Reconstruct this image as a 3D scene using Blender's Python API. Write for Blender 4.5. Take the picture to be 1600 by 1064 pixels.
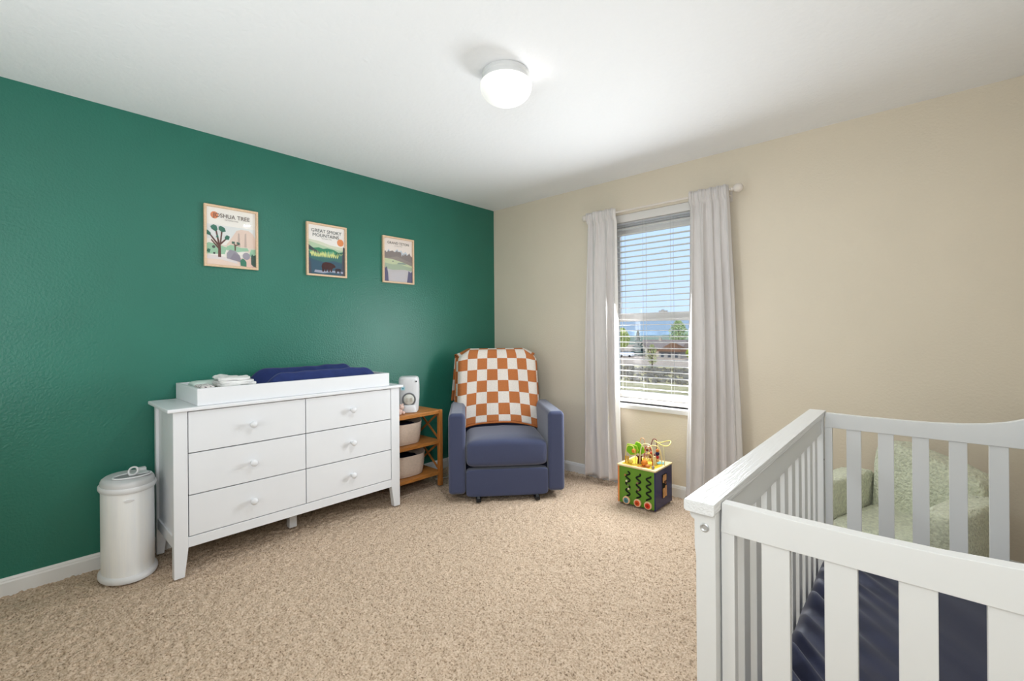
import bpy, bmesh, math, random
import numpy as np
from mathutils import Vector, Matrix, noise as mnoise
from mathutils.geometry import tessellate_polygon

for _o in list(bpy.data.objects):
    bpy.data.objects.remove(_o)
S = bpy.context.scene
COL = S.collection
random.seed(7)
RNG = np.random.default_rng(7)

# ------------------------------------------------------------------ camera
cam_d = bpy.data.cameras.new('camera')
cam = bpy.data.objects.new('camera', cam_d)
COL.objects.link(cam)
cam_d.sensor_fit = 'HORIZONTAL'
cam_d.sensor_width = 36.0
cam_d.lens = 36.0 * 709.6 / 1600.0
cam_d.shift_y = -13.96 / 1600.0
cam_d.clip_start = 0.02
cam_d.clip_end = 2000.0
YAW, ROLL = 0.734714, -0.007749
_d = Vector((-math.sin(YAW), math.cos(YAW), 0))
_r = Vector((math.cos(YAW), math.sin(YAW), 0))
_u = Vector((0, 0, 1))
_R = _r * math.cos(ROLL) + _u * math.sin(ROLL)
_U = _u * math.cos(ROLL) - _r * math.sin(ROLL)
_m = Matrix((_R, _U, -_d)).transposed().to_4x4()
_m.translation = (3.2208, -3.3012, 1.2177)
cam.matrix_world = _m
S.camera = cam

# ------------------------------------------------------------------ world, sun, exposure
S.view_settings.view_transform = 'Standard'
S.view_settings.look = 'None'
S.view_settings.exposure = 0.05
S.view_settings.gamma = 1.0
S.view_settings.use_curve_mapping = False
W = bpy.data.worlds.new('sky')
S.world = W
W.use_nodes = True
wn, wl = W.node_tree.nodes, W.node_tree.links
wn.clear()
wo = wn.new('ShaderNodeOutputWorld')
wb = wn.new('ShaderNodeBackground')
wc = wn.new('ShaderNodeTexCoord')
ws = wn.new('ShaderNodeSeparateXYZ')
wr = wn.new('ShaderNodeValToRGB')
wr.color_ramp.elements[0].position = 0.0
wr.color_ramp.elements[0].color = (0.60, 0.77, 1.0, 1)
wr.color_ramp.elements[1].position = 0.6
wr.color_ramp.elements[1].color = (0.36, 0.60, 1.0, 1)
wl.new(wc.outputs['Generated'], ws.inputs[0])
wl.new(ws.outputs['Z'], wr.inputs[0])
wl.new(wr.outputs[0], wb.inputs['Color'])
wb.inputs['Strength'].default_value = 1.2
wl.new(wb.outputs[0], wo.inputs[0])

def lamp(name, kind, loc, direction, energy, color=(1, 1, 1), **kw):
    d = bpy.data.lights.new(name, kind)
    d.energy = energy
    d.color = color
    for k, v in kw.items():
        setattr(d, k, v)
    o = bpy.data.objects.new(name, d)
    COL.objects.link(o)
    o.location = loc
    o.rotation_euler = Vector(direction).to_track_quat('-Z', 'Y').to_euler()
    return o

lamp('sun', 'SUN', (0, -20, 30), (-0.35, 0.75, -0.55), 6.0, (1.0, 0.95, 0.86), angle=0.01)
# the photographer's flash, bounced around the corner behind the camera, and one added fill
FLASH = (0.835, 0.93, 1.0)
def flash(name, loc, direction, energy, sx, sy, spread=math.pi):
    lamp(name, 'AREA', loc, direction, energy * 1.06, FLASH, shape='RECTANGLE', size=sx, size_y=sy, spread=spread)
flash('flash_forward', (3.3, -3.75, 1.7), (-0.55, 0.8, 0.08), 18.5, 0.8, 0.8)
flash('flash_rear_wall_bounce', (1.45, -3.8, 1.0), (-0.05, 0.8, 0.75), 12.5, 1.4, 0.6)
flash('ceiling_fill_up', (1.95, -1.40, 0.75), (0.0, 0.0, 1.0), 4.5, 1.7, 1.6)  # added unseen fill in mid-room, facing up to brighten the ceiling
# daylight entering through the window opening
lamp('window_daylight', 'AREA', (1.72, -0.045, 1.12), (0.0, -1.0, -0.20), 36.0, (0.90, 0.96, 1.0),
     shape='RECTANGLE', size=0.62, size_y=0.95)
# the ceiling lamp's own downward light
lamp('lamp_glow', 'AREA', (1.765, -1.72, 2.285), (0, 0, -1), 10.0, (0.87, 0.945, 1.0), shape='DISK', size=0.06)

# ------------------------------------------------------------------ materials
def s2l(c):
    c = c / 255.0
    return c / 12.92 if c <= 0.04045 else ((c + 0.055) / 1.055) ** 2.4
def lin(rgb):
    return tuple(s2l(v) for v in rgb)

def newmat(name):
    m = bpy.data.materials.new(name)
    m.use_nodes = True
    nt = m.node_tree
    return m, nt, nt.nodes['Principled BSDF']

def mat(name, rgb, rough=0.6, spec=0.4, var=0.0, vscale=20.0, bump=0.0, bscale=100.0, bdist=0.002,
        stretch=(1, 1, 1), metallic=0.0, coat=0.0, sheen=0.0, detail=3.0, bump2=None, rgb2=None):
    m, nt, p = newmat(name)
    N, L = nt.nodes, nt.links
    c = lin(rgb)
    p.inputs['Base Color'].default_value = (*c, 1)
    p.inputs['Roughness'].default_value = rough
    p.inputs['Specular IOR Level'].default_value = spec
    p.inputs['Metallic'].default_value = metallic
    p.inputs['Coat Weight'].default_value = coat
    p.inputs['Sheen Weight'].default_value = sheen
    m.diffuse_color = (*c, 1)
    if var > 0 or bump > 0:
        tc = N.new('ShaderNodeTexCoord')
        mp = N.new('ShaderNodeMapping')
        mp.inputs['Scale'].default_value = stretch
        L.new(tc.outputs['Object'], mp.inputs[0])
    if var > 0:
        nz = N.new('ShaderNodeTexNoise')
        nz.inputs['Scale'].default_value = vscale
        nz.inputs['Detail'].default_value = detail
        L.new(mp.outputs[0], nz.inputs['Vector'])
        rp = N.new('ShaderNodeMapRange')
        rp.inputs['From Min'].default_value = 0.3
        rp.inputs['From Max'].default_value = 0.7
        L.new(nz.outputs[0], rp.inputs['Value'])
        mx = N.new('ShaderNodeMix')
        mx.data_type = 'RGBA'
        c2 = lin(rgb2) if rgb2 else tuple(min(1, v * (1 + var)) for v in c)
        mx.inputs[6].default_value = (*[v * (1 - var) for v in c], 1)
        mx.inputs[7].default_value = (*c2, 1)
        L.new(rp.outputs[0], mx.inputs[0])
        L.new(mx.outputs[2], p.inputs['Base Color'])
    if bump > 0:
        nb = N.new('ShaderNodeTexNoise')
        nb.inputs['Scale'].default_value = bscale
        nb.inputs['Detail'].default_value = detail
        L.new(mp.outputs[0], nb.inputs['Vector'])
        bp = N.new('ShaderNodeBump')
        bp.inputs['Strength'].default_value = bump
        bp.inputs['Distance'].default_value = bdist
        h = nb.outputs[0]
        if bump2:
            n2 = N.new('ShaderNodeTexNoise')
            n2.inputs['Scale'].default_value = bump2[0]
            n2.inputs['Detail'].default_value = 2.0
            L.new(mp.outputs[0], n2.inputs['Vector'])
            ma = N.new('ShaderNodeMath')
            ma.operation = 'MULTIPLY_ADD'
            L.new(n2.outputs[0], ma.inputs[0])
            ma.inputs[1].default_value = bump2[1]
            L.new(h, ma.inputs[2])
            h = ma.outputs[0]
        L.new(h, bp.inputs['Height'])
        L.new(bp.outputs[0], p.inputs['Normal'])
    return m

_flat = {}
def flat(rgb, rough=0.7):
    k = (tuple(rgb), rough)
    if k not in _flat:
        _flat[k] = mat('ink_%d_%d_%d' % tuple(rgb), rgb, rough, 0.25)
    return _flat[k]

M = {}
M['green_wall'] = mat('green wall paint', (40, 114, 97), 0.38, 0.5, var=0.05, vscale=3, bump=0.55, bscale=85, bdist=0.004, detail=2)
M['beige_wall'] = mat('beige wall paint', (227, 215, 196), 0.6, 0.35, var=0.02, vscale=2, bump=0.5, bscale=80, bdist=0.003, detail=2)
M['ceiling'] = mat('ceiling paint', (247, 247, 249), 0.68, 0.25, bump=0.7, bscale=42, bdist=0.004, detail=2.5)
M['trim'] = mat('white semi gloss trim paint', (232, 231, 230), 0.35, 0.5)
M['white_paint'] = mat('white lacquer', (230, 231, 234), 0.32, 0.5, var=0.01, vscale=4)
M['crib_white'] = mat('white painted wood', (228, 227, 225), 0.4, 0.5, bump=0.10, bscale=30, bdist=0.001, stretch=(4, 4, 0.25))
M['crib_cap'] = mat('white painted open grain wood', (232, 231, 230), 0.34, 0.55, bump=0.6, bscale=34, bdist=0.004, stretch=(6, 0.35, 6), detail=4)
M['dark_gap'] = mat('dark gap shade', (60, 60, 62), 0.8, 0.2)
M['vinyl'] = mat('white vinyl', (236, 232, 228), 0.35, 0.5)
M['slat'] = mat('white faux wood slat', (226, 222, 218), 0.45, 0.4)
M['cord'] = mat('pale cord', (205, 202, 196), 0.8, 0.2)
M['curtain'] = mat('pale taupe velvet', (214, 208, 205), 0.85, 0.15, var=0.04, vscale=60, bump=0.25, bscale=260, bdist=0.001, stretch=(1, 1, 0.12), sheen=0.25)
M['lining'] = mat('white curtain lining', (236, 232, 228), 0.85, 0.15, bump=0.3, bscale=150, bdist=0.001)
M['rod'] = mat('antique white rod', (226, 216, 207), 0.5, 0.4)
M['navy_fabric'] = mat('blue grey upholstery', (70, 76, 104), 0.9, 0.15, var=0.12, vscale=380, bump=0.35, bscale=520, bdist=0.001, sheen=0.35)
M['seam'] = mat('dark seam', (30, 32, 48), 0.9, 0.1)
M['black_plastic'] = mat('black plastic', (22, 22, 24), 0.5, 0.4)
M['navy_cotton'] = mat('navy cotton', (36, 50, 100), 0.85, 0.15, var=0.12, vscale=25, bump=0.25, bscale=300, bdist=0.001, sheen=0.2)
M['navy_sheet'] = mat('navy fitted sheet', (29, 34, 66), 0.6, 0.3, var=0.08, vscale=120, bump=0.12, bscale=400, bdist=0.001, sheen=0.25)
M['rust_knit'] = mat('rust knit', (190, 114, 66), 0.95, 0.1, var=0.12, vscale=220, bump=0.4, bscale=300, bdist=0.001)
M['bamboo'] = mat('stained bamboo', (186, 122, 60), 0.42, 0.4, var=0.25, vscale=22, stretch=(6, 0.7, 6), bump=0.08, bscale=60, bdist=0.001)
M['bamboo_z'] = mat('stained bamboo upright', (184, 118, 58), 0.42, 0.4, var=0.25, vscale=22, stretch=(6, 6, 0.7), bump=0.08, bscale=60, bdist=0.001)
M['rope'] = mat('cream cotton rope', (226, 205, 188), 0.9, 0.15, var=0.06, vscale=60, bump=0.6, bscale=90, bdist=0.002, stretch=(1, 1, 2.2))
M['pail_body'] = mat('pale grey pail shell', (250, 252, 255), 0.36, 0.5, var=0.04, vscale=16, stretch=(3.2, 3.2, 0.18))
M['pail_white'] = mat('white plastic', (228, 228, 230), 0.35, 0.5)
M['pail_lid'] = mat('light grey plastic', (210, 209, 210), 0.4, 0.5)
M['pail_dark'] = mat('grey recess', (150, 150, 152), 0.5, 0.3)
M['device'] = mat('white appliance plastic', (224, 224, 226), 0.35, 0.5)
M['pale_wood'] = mat('pale pinkish wood', (228, 196, 164), 0.5, 0.35, var=0.08, vscale=40, stretch=(3, 3, 3))
M['white_cloth'] = mat('white cotton cloth', (235, 233, 231), 0.9, 0.15, var=0.03, vscale=80, bump=0.3, bscale=120, bdist=0.002)
M['mint_cloth'] = mat('white mint cloth', (214, 230, 223), 0.9, 0.15, bump=0.3, bscale=120, bdist=0.002)
M['sherpa'] = mat('sage sherpa', (216, 218, 194), 0.95, 0.1, var=0.16, vscale=75, bump=1.0, bscale=95, bdist=0.012, sheen=0.3, detail=2)
M['plush'] = mat('pinkish plush', (226, 196, 184), 0.95, 0.1, bump=0.5, bscale=90, bdist=0.003)
M['lamp_base'] = mat('white enamel', (222, 222, 222), 0.4, 0.4)
M['bolt'] = mat('satin metal', (200, 200, 200), 0.35, 0.5, metallic=0.6)

# ------------------------------------------------------------------ mesh helpers
WORLD = {}
def tag(o, label=None, cat=None, group=None, kind=None):
    if label: o['label'] = label
    if cat: o['category'] = cat
    if group: o['group'] = group
    if kind: o['kind'] = kind
    return o

def thing(name, label, cat, loc=(0, 0, 0), rotz=0.0, group=None):
    o = bpy.data.objects.new(name, None)
    o.empty_display_size = 0.05
    COL.objects.link(o)
    o.location = loc
    o.rotation_euler = (0, 0, rotz)
    WORLD[o.name] = Matrix.Translation(loc) @ Matrix.Rotation(rotz, 4, 'Z')
    return tag(o, label, cat, group)

def obj(name, bm, m=None, parent=None, local=False, smooth=None, loc=None):
    """link a bmesh as one object; coordinates are world ones unless local"""
    if parent is not None and not local:
        bm.transform(WORLD[parent.name].inverted())
    elif parent is None and loc is not None:
        bm.transform(Matrix.Translation(-Vector(loc)))
    bmesh.ops.recalc_face_normals(bm, faces=bm.faces[:])
    me = bpy.data.meshes.new(name)
    bm.to_mesh(me)
    bm.free()
    if m is not None:
        for q in (m if isinstance(m, (list, tuple)) else [m]):
            me.materials.append(q)
    if smooth is not None:
        me.shade_smooth()
        if smooth < 180:
            me.set_sharp_from_angle(angle=math.radians(smooth))
    o = bpy.data.objects.new(name, me)
    COL.objects.link(o)
    if smooth is not None and smooth < 180:
        wnm = o.modifiers.new('weighted_normal', 'WEIGHTED_NORMAL')
        wnm.keep_sharp = True
    if parent is not None:
        o.parent = parent
        WORLD[o.name] = WORLD[parent.name]
    elif loc is not None:
        o.location = loc
        WORLD[o.name] = Matrix.Translation(loc)
    else:
        WORLD[o.name] = Matrix.Identity(4)
    return o

def inst(name, me, parent, loc=(0, 0, 0), rot=(0, 0, 0)):
    o = bpy.data.objects.new(name, me)
    COL.objects.link(o)
    o.parent = parent
    o.location = loc
    o.rotation_euler = rot
    WORLD[o.name] = WORLD[parent.name] @ Matrix.Translation(loc)
    return o

def B():
    return bmesh.new()

def box(bm, x0, x1, y0, y1, z0, z1, bev=0.0, seg=2):
    t = bmesh.new()
    bmesh.ops.create_cube(t, size=1.0)
    for v in t.verts:
        v.co = Vector((x0 + (v.co.x + 0.5) * (x1 - x0), y0 + (v.co.y + 0.5) * (y1 - y0), z0 + (v.co.z + 0.5) * (z1 - z0)))
    if bev > 0:
        bmesh.ops.bevel(t, geom=t.edges[:], offset=bev, segments=seg, profile=0.5, affect='EDGES')
    merge(bm, t)
    return bm

def merge(bm, t, mtx=None):
    if mtx is not None:
        t.transform(mtx)
    me = bpy.data.meshes.new('tmp')
    t.to_mesh(me)
    t.free()
    bm.from_mesh(me)
    bpy.data.meshes.remove(me)

def prism(bm, pts, axis, lo, hi, bev=0.0):
    """polygon in the two other axes (in xyz order) extruded along axis"""
    t = bmesh.new()
    def mk(p, h):
        a, b = p
        return {'x': (h, a, b), 'y': (a, h, b), 'z': (a, b, h)}[axis]
    v0 = [t.verts.new(mk(p, lo)) for p in pts]
    v1 = [t.verts.new(mk(p, hi)) for p in pts]
    n = len(pts)
    t.faces.new(v0)
    t.faces.new(v1[::-1])
    for i in range(n):
        t.faces.new((v0[i], v0[(i + 1) % n], v1[(i + 1) % n], v1[i]))
    if bev > 0:
        bmesh.ops.recalc_face_normals(t, faces=t.faces[:])
        bmesh.ops.bevel(t, geom=t.edges[:], offset=bev, segments=2, profile=0.5, affect='EDGES')
    merge(bm, t)
    return bm

def grid(bm, fn, nu, nv, closed_u=False):
    vs = [[bm.verts.new(fn(i / (nu if closed_u else nu - 1), j / (nv - 1))) for i in range(nu)] for j in range(nv)]
    for j in range(nv - 1):
        for i in range(nu if closed_u else nu - 1):
            bm.faces.new((vs[j][i], vs[j][(i + 1) % nu], vs[j + 1][(i + 1) % nu], vs[j + 1][i]))
    return vs

def loft(bm, rings, cap0=True, cap1=True):
    vr = [[bm.verts.new(p) for p in r] for r in rings]
    n = len(rings[0])
    for a, b in zip(vr, vr[1:]):
        for i in range(n):
            bm.faces.new((a[i], a[(i + 1) % n], b[(i + 1) % n], b[i]))
    if cap0: bm.faces.new(vr[0][::-1])
    if cap1: bm.faces.new(vr[-1])
    return vr

def lathe(bm, prof, c, n=32, sx=1.0, sy=1.0, cap0=True, cap1=True):
    rings = []
    for r, z in prof:
        rings.append([(c[0] + r * sx * math.cos(2 * math.pi * i / n), c[1] + r * sy * math.sin(2 * math.pi * i / n), c[2] + z) for i in range(n)])
    return loft(bm, rings, cap0, cap1)

def tube(bm, pts, r, n=8, closed=False):
    pts = [Vector(p) for p in pts]
    rings = []
    up = Vector((0, 0, 1))
    m = len(pts)
    prev = None
    for i, p in enumerate(pts):
        a = pts[(i - 1) % m] if (closed or i > 0) else p
        b = pts[(i + 1) % m] if (closed or i < m - 1) else p
        t = (b - a).normalized()
        if prev is None:
            ref = up if abs(t.dot(up)) < 0.9 else Vector((1, 0, 0))
            s = t.cross(ref).normalized()
        else:
            s = (prev - t * prev.dot(t)).normalized()
        prev = s
        w = s.cross(t)
        rr = r(i / max(1, m - 1)) if callable(r) else r
        rings.append([p + (s * math.cos(2 * math.pi * k / n) + w * math.sin(2 * math.pi * k / n)) * rr for k in range(n)])
    if closed:
        rings.append(rings[0])
        vr = [[bm.verts.new(q) for q in g] for g in rings[:-1]]
        vr.append(vr[0])
        for a, b in zip(vr, vr[1:]):
            for i in range(n):
                bm.faces.new((a[i], a[(i + 1) % n], b[(i + 1) % n], b[i]))
    else:
        loft(bm, rings)
    return bm

def ball(bm, c, r, sx=1, sy=1, sz=1, sub=2):
    t = bmesh.new()
    bmesh.ops.create_icosphere(t, subdivisions=sub, radius=r)
    merge(bm, t, Matrix.Translation(c) @ Matrix.Diagonal((sx, sy, sz, 1)))
    return bm

def puff(bm, c, h, e=0.35, e2=None, nu=32, nv=20, fn=None):
    """superellipsoid cushion, half sizes h"""
    e2 = e if e2 is None else e2
    def sp(w, q):
        return math.copysign(abs(w) ** q, w)
    rings = []
    for j in range(1, nv):
        ph = -math.pi / 2 + math.pi * j / nv
        r = []
        for i in range(nu):
            th = 2 * math.pi * i / nu
            p = Vector((c[0] + h[0] * sp(math.cos(ph), e2) * sp(math.cos(th), e),
                        c[1] + h[1] * sp(math.cos(ph), e2) * sp(math.sin(th), e),
                        c[2] + h[2] * sp(math.sin(ph), e2)))
            r.append(fn(p) if fn else p)
        rings.append(r)
    loft(bm, rings)
    return bm

def bar(bm, a, b, w, t, up=(1, 0, 0)):
    """rectangular bar from a to b; w across, t along up"""
    a, b = Vector(a), Vector(b)
    d = (b - a).normalized()
    u = Vector(up)
    u = (u - d * u.dot(d)).normalized()
    s = d.cross(u)
    ring = lambda p: [p + s * w / 2 + u * t / 2, p - s * w / 2 + u * t / 2, p - s * w / 2 - u * t / 2, p + s * w / 2 - u * t / 2]
    loft(bm, [ring(a), ring(b)])
    return bm

def struct(name, bm, m, parent=None, smooth=None):
    o = obj(name, bm, m, parent, smooth=smooth)
    if parent is None:
        o['kind'] = 'structure'
    return o

def text_bm(s, size, width=None, spacing=1.0):
    """letters as flat mesh in xy, centred; returns bmesh"""
    cu = bpy.data.curves.new('lettering', 'FONT')
    cu.body = s
    cu.size = size
    cu.align_x = 'CENTER'
    cu.align_y = 'CENTER'
    cu.space_character = spacing
    cu.resolution_u = 3
    o = bpy.data.objects.new('lettering_tmp', cu)
    COL.objects.link(o)
    dg = bpy.context.evaluated_depsgraph_get()
    me = bpy.data.meshes.new_from_object(o.evaluated_get(dg))
    t = bmesh.new()
    t.from_mesh(me)
    bpy.data.objects.remove(o)
    bpy.data.curves.remove(cu)
    bpy.data.meshes.remove(me)
    if width and t.verts:
        xs = [v.co.x for v in t.verts]
        k = width / (max(xs) - min(xs))
        mid = (max(xs) + min(xs)) / 2
        for v in t.verts:
            v.co.x = (v.co.x - mid) * k
    return t

# ------------------------------------------------------------------ room shell
RX, RY, RH = 3.74, -3.95, 2.44         # right wall, wall behind the camera, ceiling height
T = 0.16
WX0, WX1, WZ0, WZ1 = 1.265, 2.175, 0.64, 2.150

# carpet: a dense grid of frieze tufts, top at z = 0
def carpet_material():
    m, nt, p = newmat('beige frieze carpet')
    N, L = nt.nodes, nt.links
    p.inputs['Roughness'].default_value = 1.0
    p.inputs['Specular IOR Level'].default_value = 0.05
    tc = N.new('ShaderNodeTexCoord')
    n1 = N.new('ShaderNodeTexNoise'); n1.inputs['Scale'].default_value = 130; n1.inputs['Detail'].default_value = 4
    n2 = N.new('ShaderNodeTexNoise'); n2.inputs['Scale'].default_value = 2.2; n2.inputs['Detail'].default_value = 3
    for q in (n1, n2): L.new(tc.outputs['Object'], q.inputs['Vector'])
    r1 = N.new('ShaderNodeValToRGB')
    r1.color_ramp.elements[0].position = 0.30; r1.color_ramp.elements[0].color = (*lin((126, 106, 88)), 1)  # dark stop paints shade into the pits between tufts
    e2 = r1.color_ramp.elements.new(0.43); e2.color = (*lin((190, 166, 142)), 1)
    r1.color_ramp.elements[-1].position = 0.66; r1.color_ramp.elements[-1].color = (*lin((218, 196, 174)), 1)
    L.new(n1.outputs[0], r1.inputs[0])
    r2 = N.new('ShaderNodeMapRange')
    r2.inputs['To Min'].default_value = 0.93; r2.inputs['To Max'].default_value = 1.05
    L.new(n2.outputs[0], r2.inputs['Value'])
    mx = N.new('ShaderNodeMix'); mx.data_type = 'RGBA'; mx.blend_type = 'MULTIPLY'; mx.inputs[0].default_value = 1.0
    L.new(r1.outputs[0], mx.inputs[6]); L.new(r2.outputs[0], mx.inputs[7])
    L.new(mx.outputs[2], p.inputs['Base Color'])
    bp = N.new('ShaderNodeBump'); bp.inputs['Strength'].default_value = 0.6; bp.inputs['Distance'].default_value = 0.006
    L.new(n1.outputs[0], bp.inputs['Height']); L.new(bp.outputs[0], p.inputs['Normal'])
    return m

def build_floor():
    st = 0.0068
    nx, ny = int(RX / st), int(-RY / st)
    xs = np.linspace(0, RX, nx); ys = np.linspace(RY, 0, ny)
    X, Y = np.meshgrid(xs, ys)
    X = X + RNG.uniform(-0.0025, 0.0025, X.shape)
    Y = Y + RNG.uniform(-0.0025, 0.0025, Y.shape)
    h = RNG.random(X.shape)
    def blur(a, k):
        for _ in range(k):
            a = (a + np.roll(a, 1, 0) + np.roll(a, 1, 1) + np.roll(a, -1, 0) + np.roll(a, -1, 1)) / 5
        return a
    c = blur(RNG.random(X.shape), 3); c = (c - c.mean()) / c.std()
    c2 = blur(RNG.random(X.shape), 40); c2 = (c2 - c2.mean()) / c2.std()
    Z = -0.010 + 0.0042 * (h - 0.5) * 2 + 0.0022 * np.clip(c, -2, 2) + 0.0008 * np.clip(c2, -2, 2)
    Z = np.minimum(Z, 0.0)
    co = np.stack([X, Y, Z], -1).reshape(-1, 3).astype(np.float32)
    i = np.arange(nx * ny).reshape(ny, nx)
    q = np.stack([i[:-1, :-1], i[:-1, 1:], i[1:, 1:], i[1:, :-1]], -1).reshape(-1, 4)
    me = bpy.data.meshes.new('floor')
    me.vertices.add(len(co)); me.vertices.foreach_set('co', co.ravel())
    me.loops.add(q.size); me.loops.foreach_set('vertex_index', q.ravel().astype(np.int32))
    me.polygons.add(len(q)); me.polygons.foreach_set('loop_start', np.arange(0, q.size, 4, dtype=np.int32))
    me.update(calc_edges=True)
    me.shade_smooth()
    me.materials.append(carpet_material())
    o = bpy.data.objects.new('floor', me)
    COL.objects.link(o)
    o['kind'] = 'structure'
    sb = struct('trim_1', box(B(), -T, RX + T, RY - T, T, -0.12, -0.03), mat('subfloor', (120, 100, 80), 0.9))
    return o
build_floor()
struct('ceiling', box(B(), -T, RX + T, RY - T, T, RH, RH + 0.12), M['ceiling'])
struct('wall_left', box(B(), -T, 0, RY - T, T, -0.12, RH), M['green_wall'])
struct('wall_right', box(B(), RX, RX + T, RY - T, T, -0.12, RH), M['beige_wall'])
struct('wall_front', box(B(), 0, RX, RY - T, RY, -0.12, RH), M['beige_wall'])
bm = B()
box(bm, 0, WX0, 0, T, -0.12, RH)
box(bm, WX1, RX, 0, T, -0.12, RH)
box(bm, WX0, WX1, 0, T, -0.12, WZ0)
box(bm, WX0, WX1, 0, T, WZ1, RH)
struct('wall_back', bm, M['beige_wall'])

BASE = [(0, -0.02), (0.013, -0.02), (0.013, 0.052), (0.010, 0.060), (0.010, 0.064), (0.005, 0.072), (0, 0.074)]
struct('baseboard_left', prism(B(), BASE, 'y', RY, 0), M['trim'])
struct('baseboard_back', prism(B(), [(-a, z) for a, z in BASE], 'x', 0.013, RX), M['trim'])
struct('baseboard_right', prism(B(), [(RX - a, z) for a, z in BASE], 'y', RY, -0.013), M['trim'])

# ------------------------------------------------------------------ window
def window():
    w = thing('window_1', None, None, (1.72, 0.08, WZ0))
    w['kind'] = 'structure'
    fr = B()
    for a in ((WX0, WX0 + 0.04, WZ0, WZ1), (WX1 - 0.04, WX1, WZ0, WZ1), (WX0 + 0.04, WX1 - 0.04, WZ0, WZ0 + 0.03), (WX0 + 0.04, WX1 - 0.04, WZ1 - 0.075, WZ1)):
        box(fr, a[0], a[1], 0.085, 0.155, a[2], a[3], 0.003)
    obj('window_frame', fr, M['vinyl'], w, smooth=30)
    a, b = WX0 + 0.042, WX1 - 0.042
    def sash(z0, z1, y0, y1, bot, top):
        s = B()
        box(s, a, a + 0.045, y0, y1, z0, z1, 0.004)
        box(s, b - 0.045, b, y0, y1, z0, z1, 0.004)
        box(s, a + 0.044, b - 0.044, y0 + .002, y1, z0, z0 + bot, 0.004)
        box(s, a + 0.044, b - 0.044, y0 + .002, y1, z1 - top, z1, 0.004)
        o = obj('sash', s, M['vinyl'], w, smooth=30)
        ym = (y0 + y1) / 2
        obj('pane', box(B(), a + 0.042, b - 0.042, ym - 0.002, ym + 0.002, z0 + bot - 0.002, z1 - top + 0.002), GLASS, o)
    sash(1.31, WZ1 - 0.077, 0.120, 0.146, 0.035, 0.066)
    sash(WZ0 + 0.032, 1.358, 0.090, 0.117, 0.055, 0.066)
    lk = box(B(), 1.70, 1.77, 0.080, 0.100, 1.352, 1.372, 0.005)
    box(lk, 1.725, 1.745, 0.072, 0.090, 1.360, 1.380, 0.004)
    obj('sash_lock', lk, M['vinyl'], w, smooth=40)
    obj('insect_screen', box(B(), a, b, 0.149, 0.150, WZ0 + 0.03, 1.33), SCREEN, w)
    st = prism(B(), [(-0.028, 0.602), (-0.022, 0.600), (-0.001, 0.600), (-0.001, 0.618), (0.084, 0.618), (0.084, 0.640), (-0.026, 0.640), (-0.032, 0.634), (-0.032, 0.622)], 'x', WX0 - 0.03, WX1 + 0.03)
    obj('window_sill', st, M['trim'], w, smooth=40)
    return w

def glass_mat(name, tint, ior=1.5):
    m, nt, p = newmat(name)
    N, L = nt.nodes, nt.links
    out = N['Material Output']
    N.remove(p)
    tr = N.new('ShaderNodeBsdfTransparent'); tr.inputs[0].default_value = (*tint, 1)
    gl = N.new('ShaderNodeBsdfGlossy'); gl.inputs['Roughness'].default_value = 0.02
    fr = N.new('ShaderNodeFresnel'); fr.inputs[0].default_value = ior
    mx = N.new('ShaderNodeMixShader')
    # only the outer face of a pane mirrors, as light leaving the pane meets no second mirror
    ge = N.new('ShaderNodeNewGeometry')
    mu = N.new('ShaderNodeMath'); mu.operation = 'MULTIPLY_ADD'; mu.inputs[1].default_value = -1.0; mu.inputs[2].default_value = 1.0
    L.new(ge.outputs['Backfacing'], mu.inputs[0])
    mf = N.new('ShaderNodeMath'); mf.operation = 'MULTIPLY'
    L.new(fr.outputs[0], mf.inputs[0]); L.new(mu.outputs[0], mf.inputs[1])
    L.new(mf.outputs[0], mx.inputs[0]); L.new(tr.outputs[0], mx.inputs[1]); L.new(gl.outputs[0], mx.inputs[2])
    L.new(mx.outputs[0], out.inputs[0])
    return m
GLASS = glass_mat('clear glass', (0.98, 0.99, 0.99))
PICGLASS = glass_mat('picture glass', (0.99, 0.99, 0.99), 1.55)
SCREEN = glass_mat('insect screen', (0.74, 0.77, 0.80), 1.02)
window()

def blind():
    bl = thing('window_blind', 'white wooden slat blind lowered in the window between the two curtains', 'blind', (1.72, 0.035, WZ0))
    a, b = WX0 + 0.012, WX1 - 0.012
    v = prism(B(), [(0.006, 2.088), (0.012, 2.086), (0.012, 2.149), (0.006, 2.149), (0.002, 2.143), (0.002, 2.094)], 'x', a - .006, b + .006)
    obj('valance', v, M['slat'], bl, smooth=40)
    obj('head_rail', box(B(), a, b, 0.016, 0.066, 2.105, 2.148, 0.002), M['slat'], bl)
    s = B()
    n = 5
    def prof(t):
        return 0.012 + 0.05 * t, 0.003 * math.sin(math.pi * t)
    ring = [prof(i / n) for i in range(n + 1)]
    ring = ring + [(y, z - 0.0028) for y, z in ring[::-1]]
    prism(s, ring, 'x', a, b)
    s.transform(Matrix.Translation((-1.72, -0.035, 0)))
    me = bpy.data.meshes.new('slat'); bmesh.ops.recalc_face_normals(s, faces=s.faces[:]); s.to_mesh(me); s.free(); me.materials.append(M['slat'])
    z = 2.082
    while z > 0.69:
        inst('slat', me, bl, (0, 0, z - WZ0))
        z -= 0.0455
    r = box(B(), a, b, 0.010, 0.060, 0.648, 0.672, 0.006, 3)
    obj('bottom_rail', r, M['slat'], bl, smooth=40)
    for x in (1.43, 1.61, 1.83, 2.01):
        for y in (0.008, 0.064):
            obj('ladder_cord', tube(B(), [(x, y, 2.11), (x, y, 0.66)], 0.0011, 5), M['cord'], bl)
    obj('pull_cord', tube(B(), [(1.64, 0.001, 2.06), (1.642, 0.000, 1.6), (1.64, 0.0, 1.0)], 0.0012, 5), M['cord'], bl)
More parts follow.
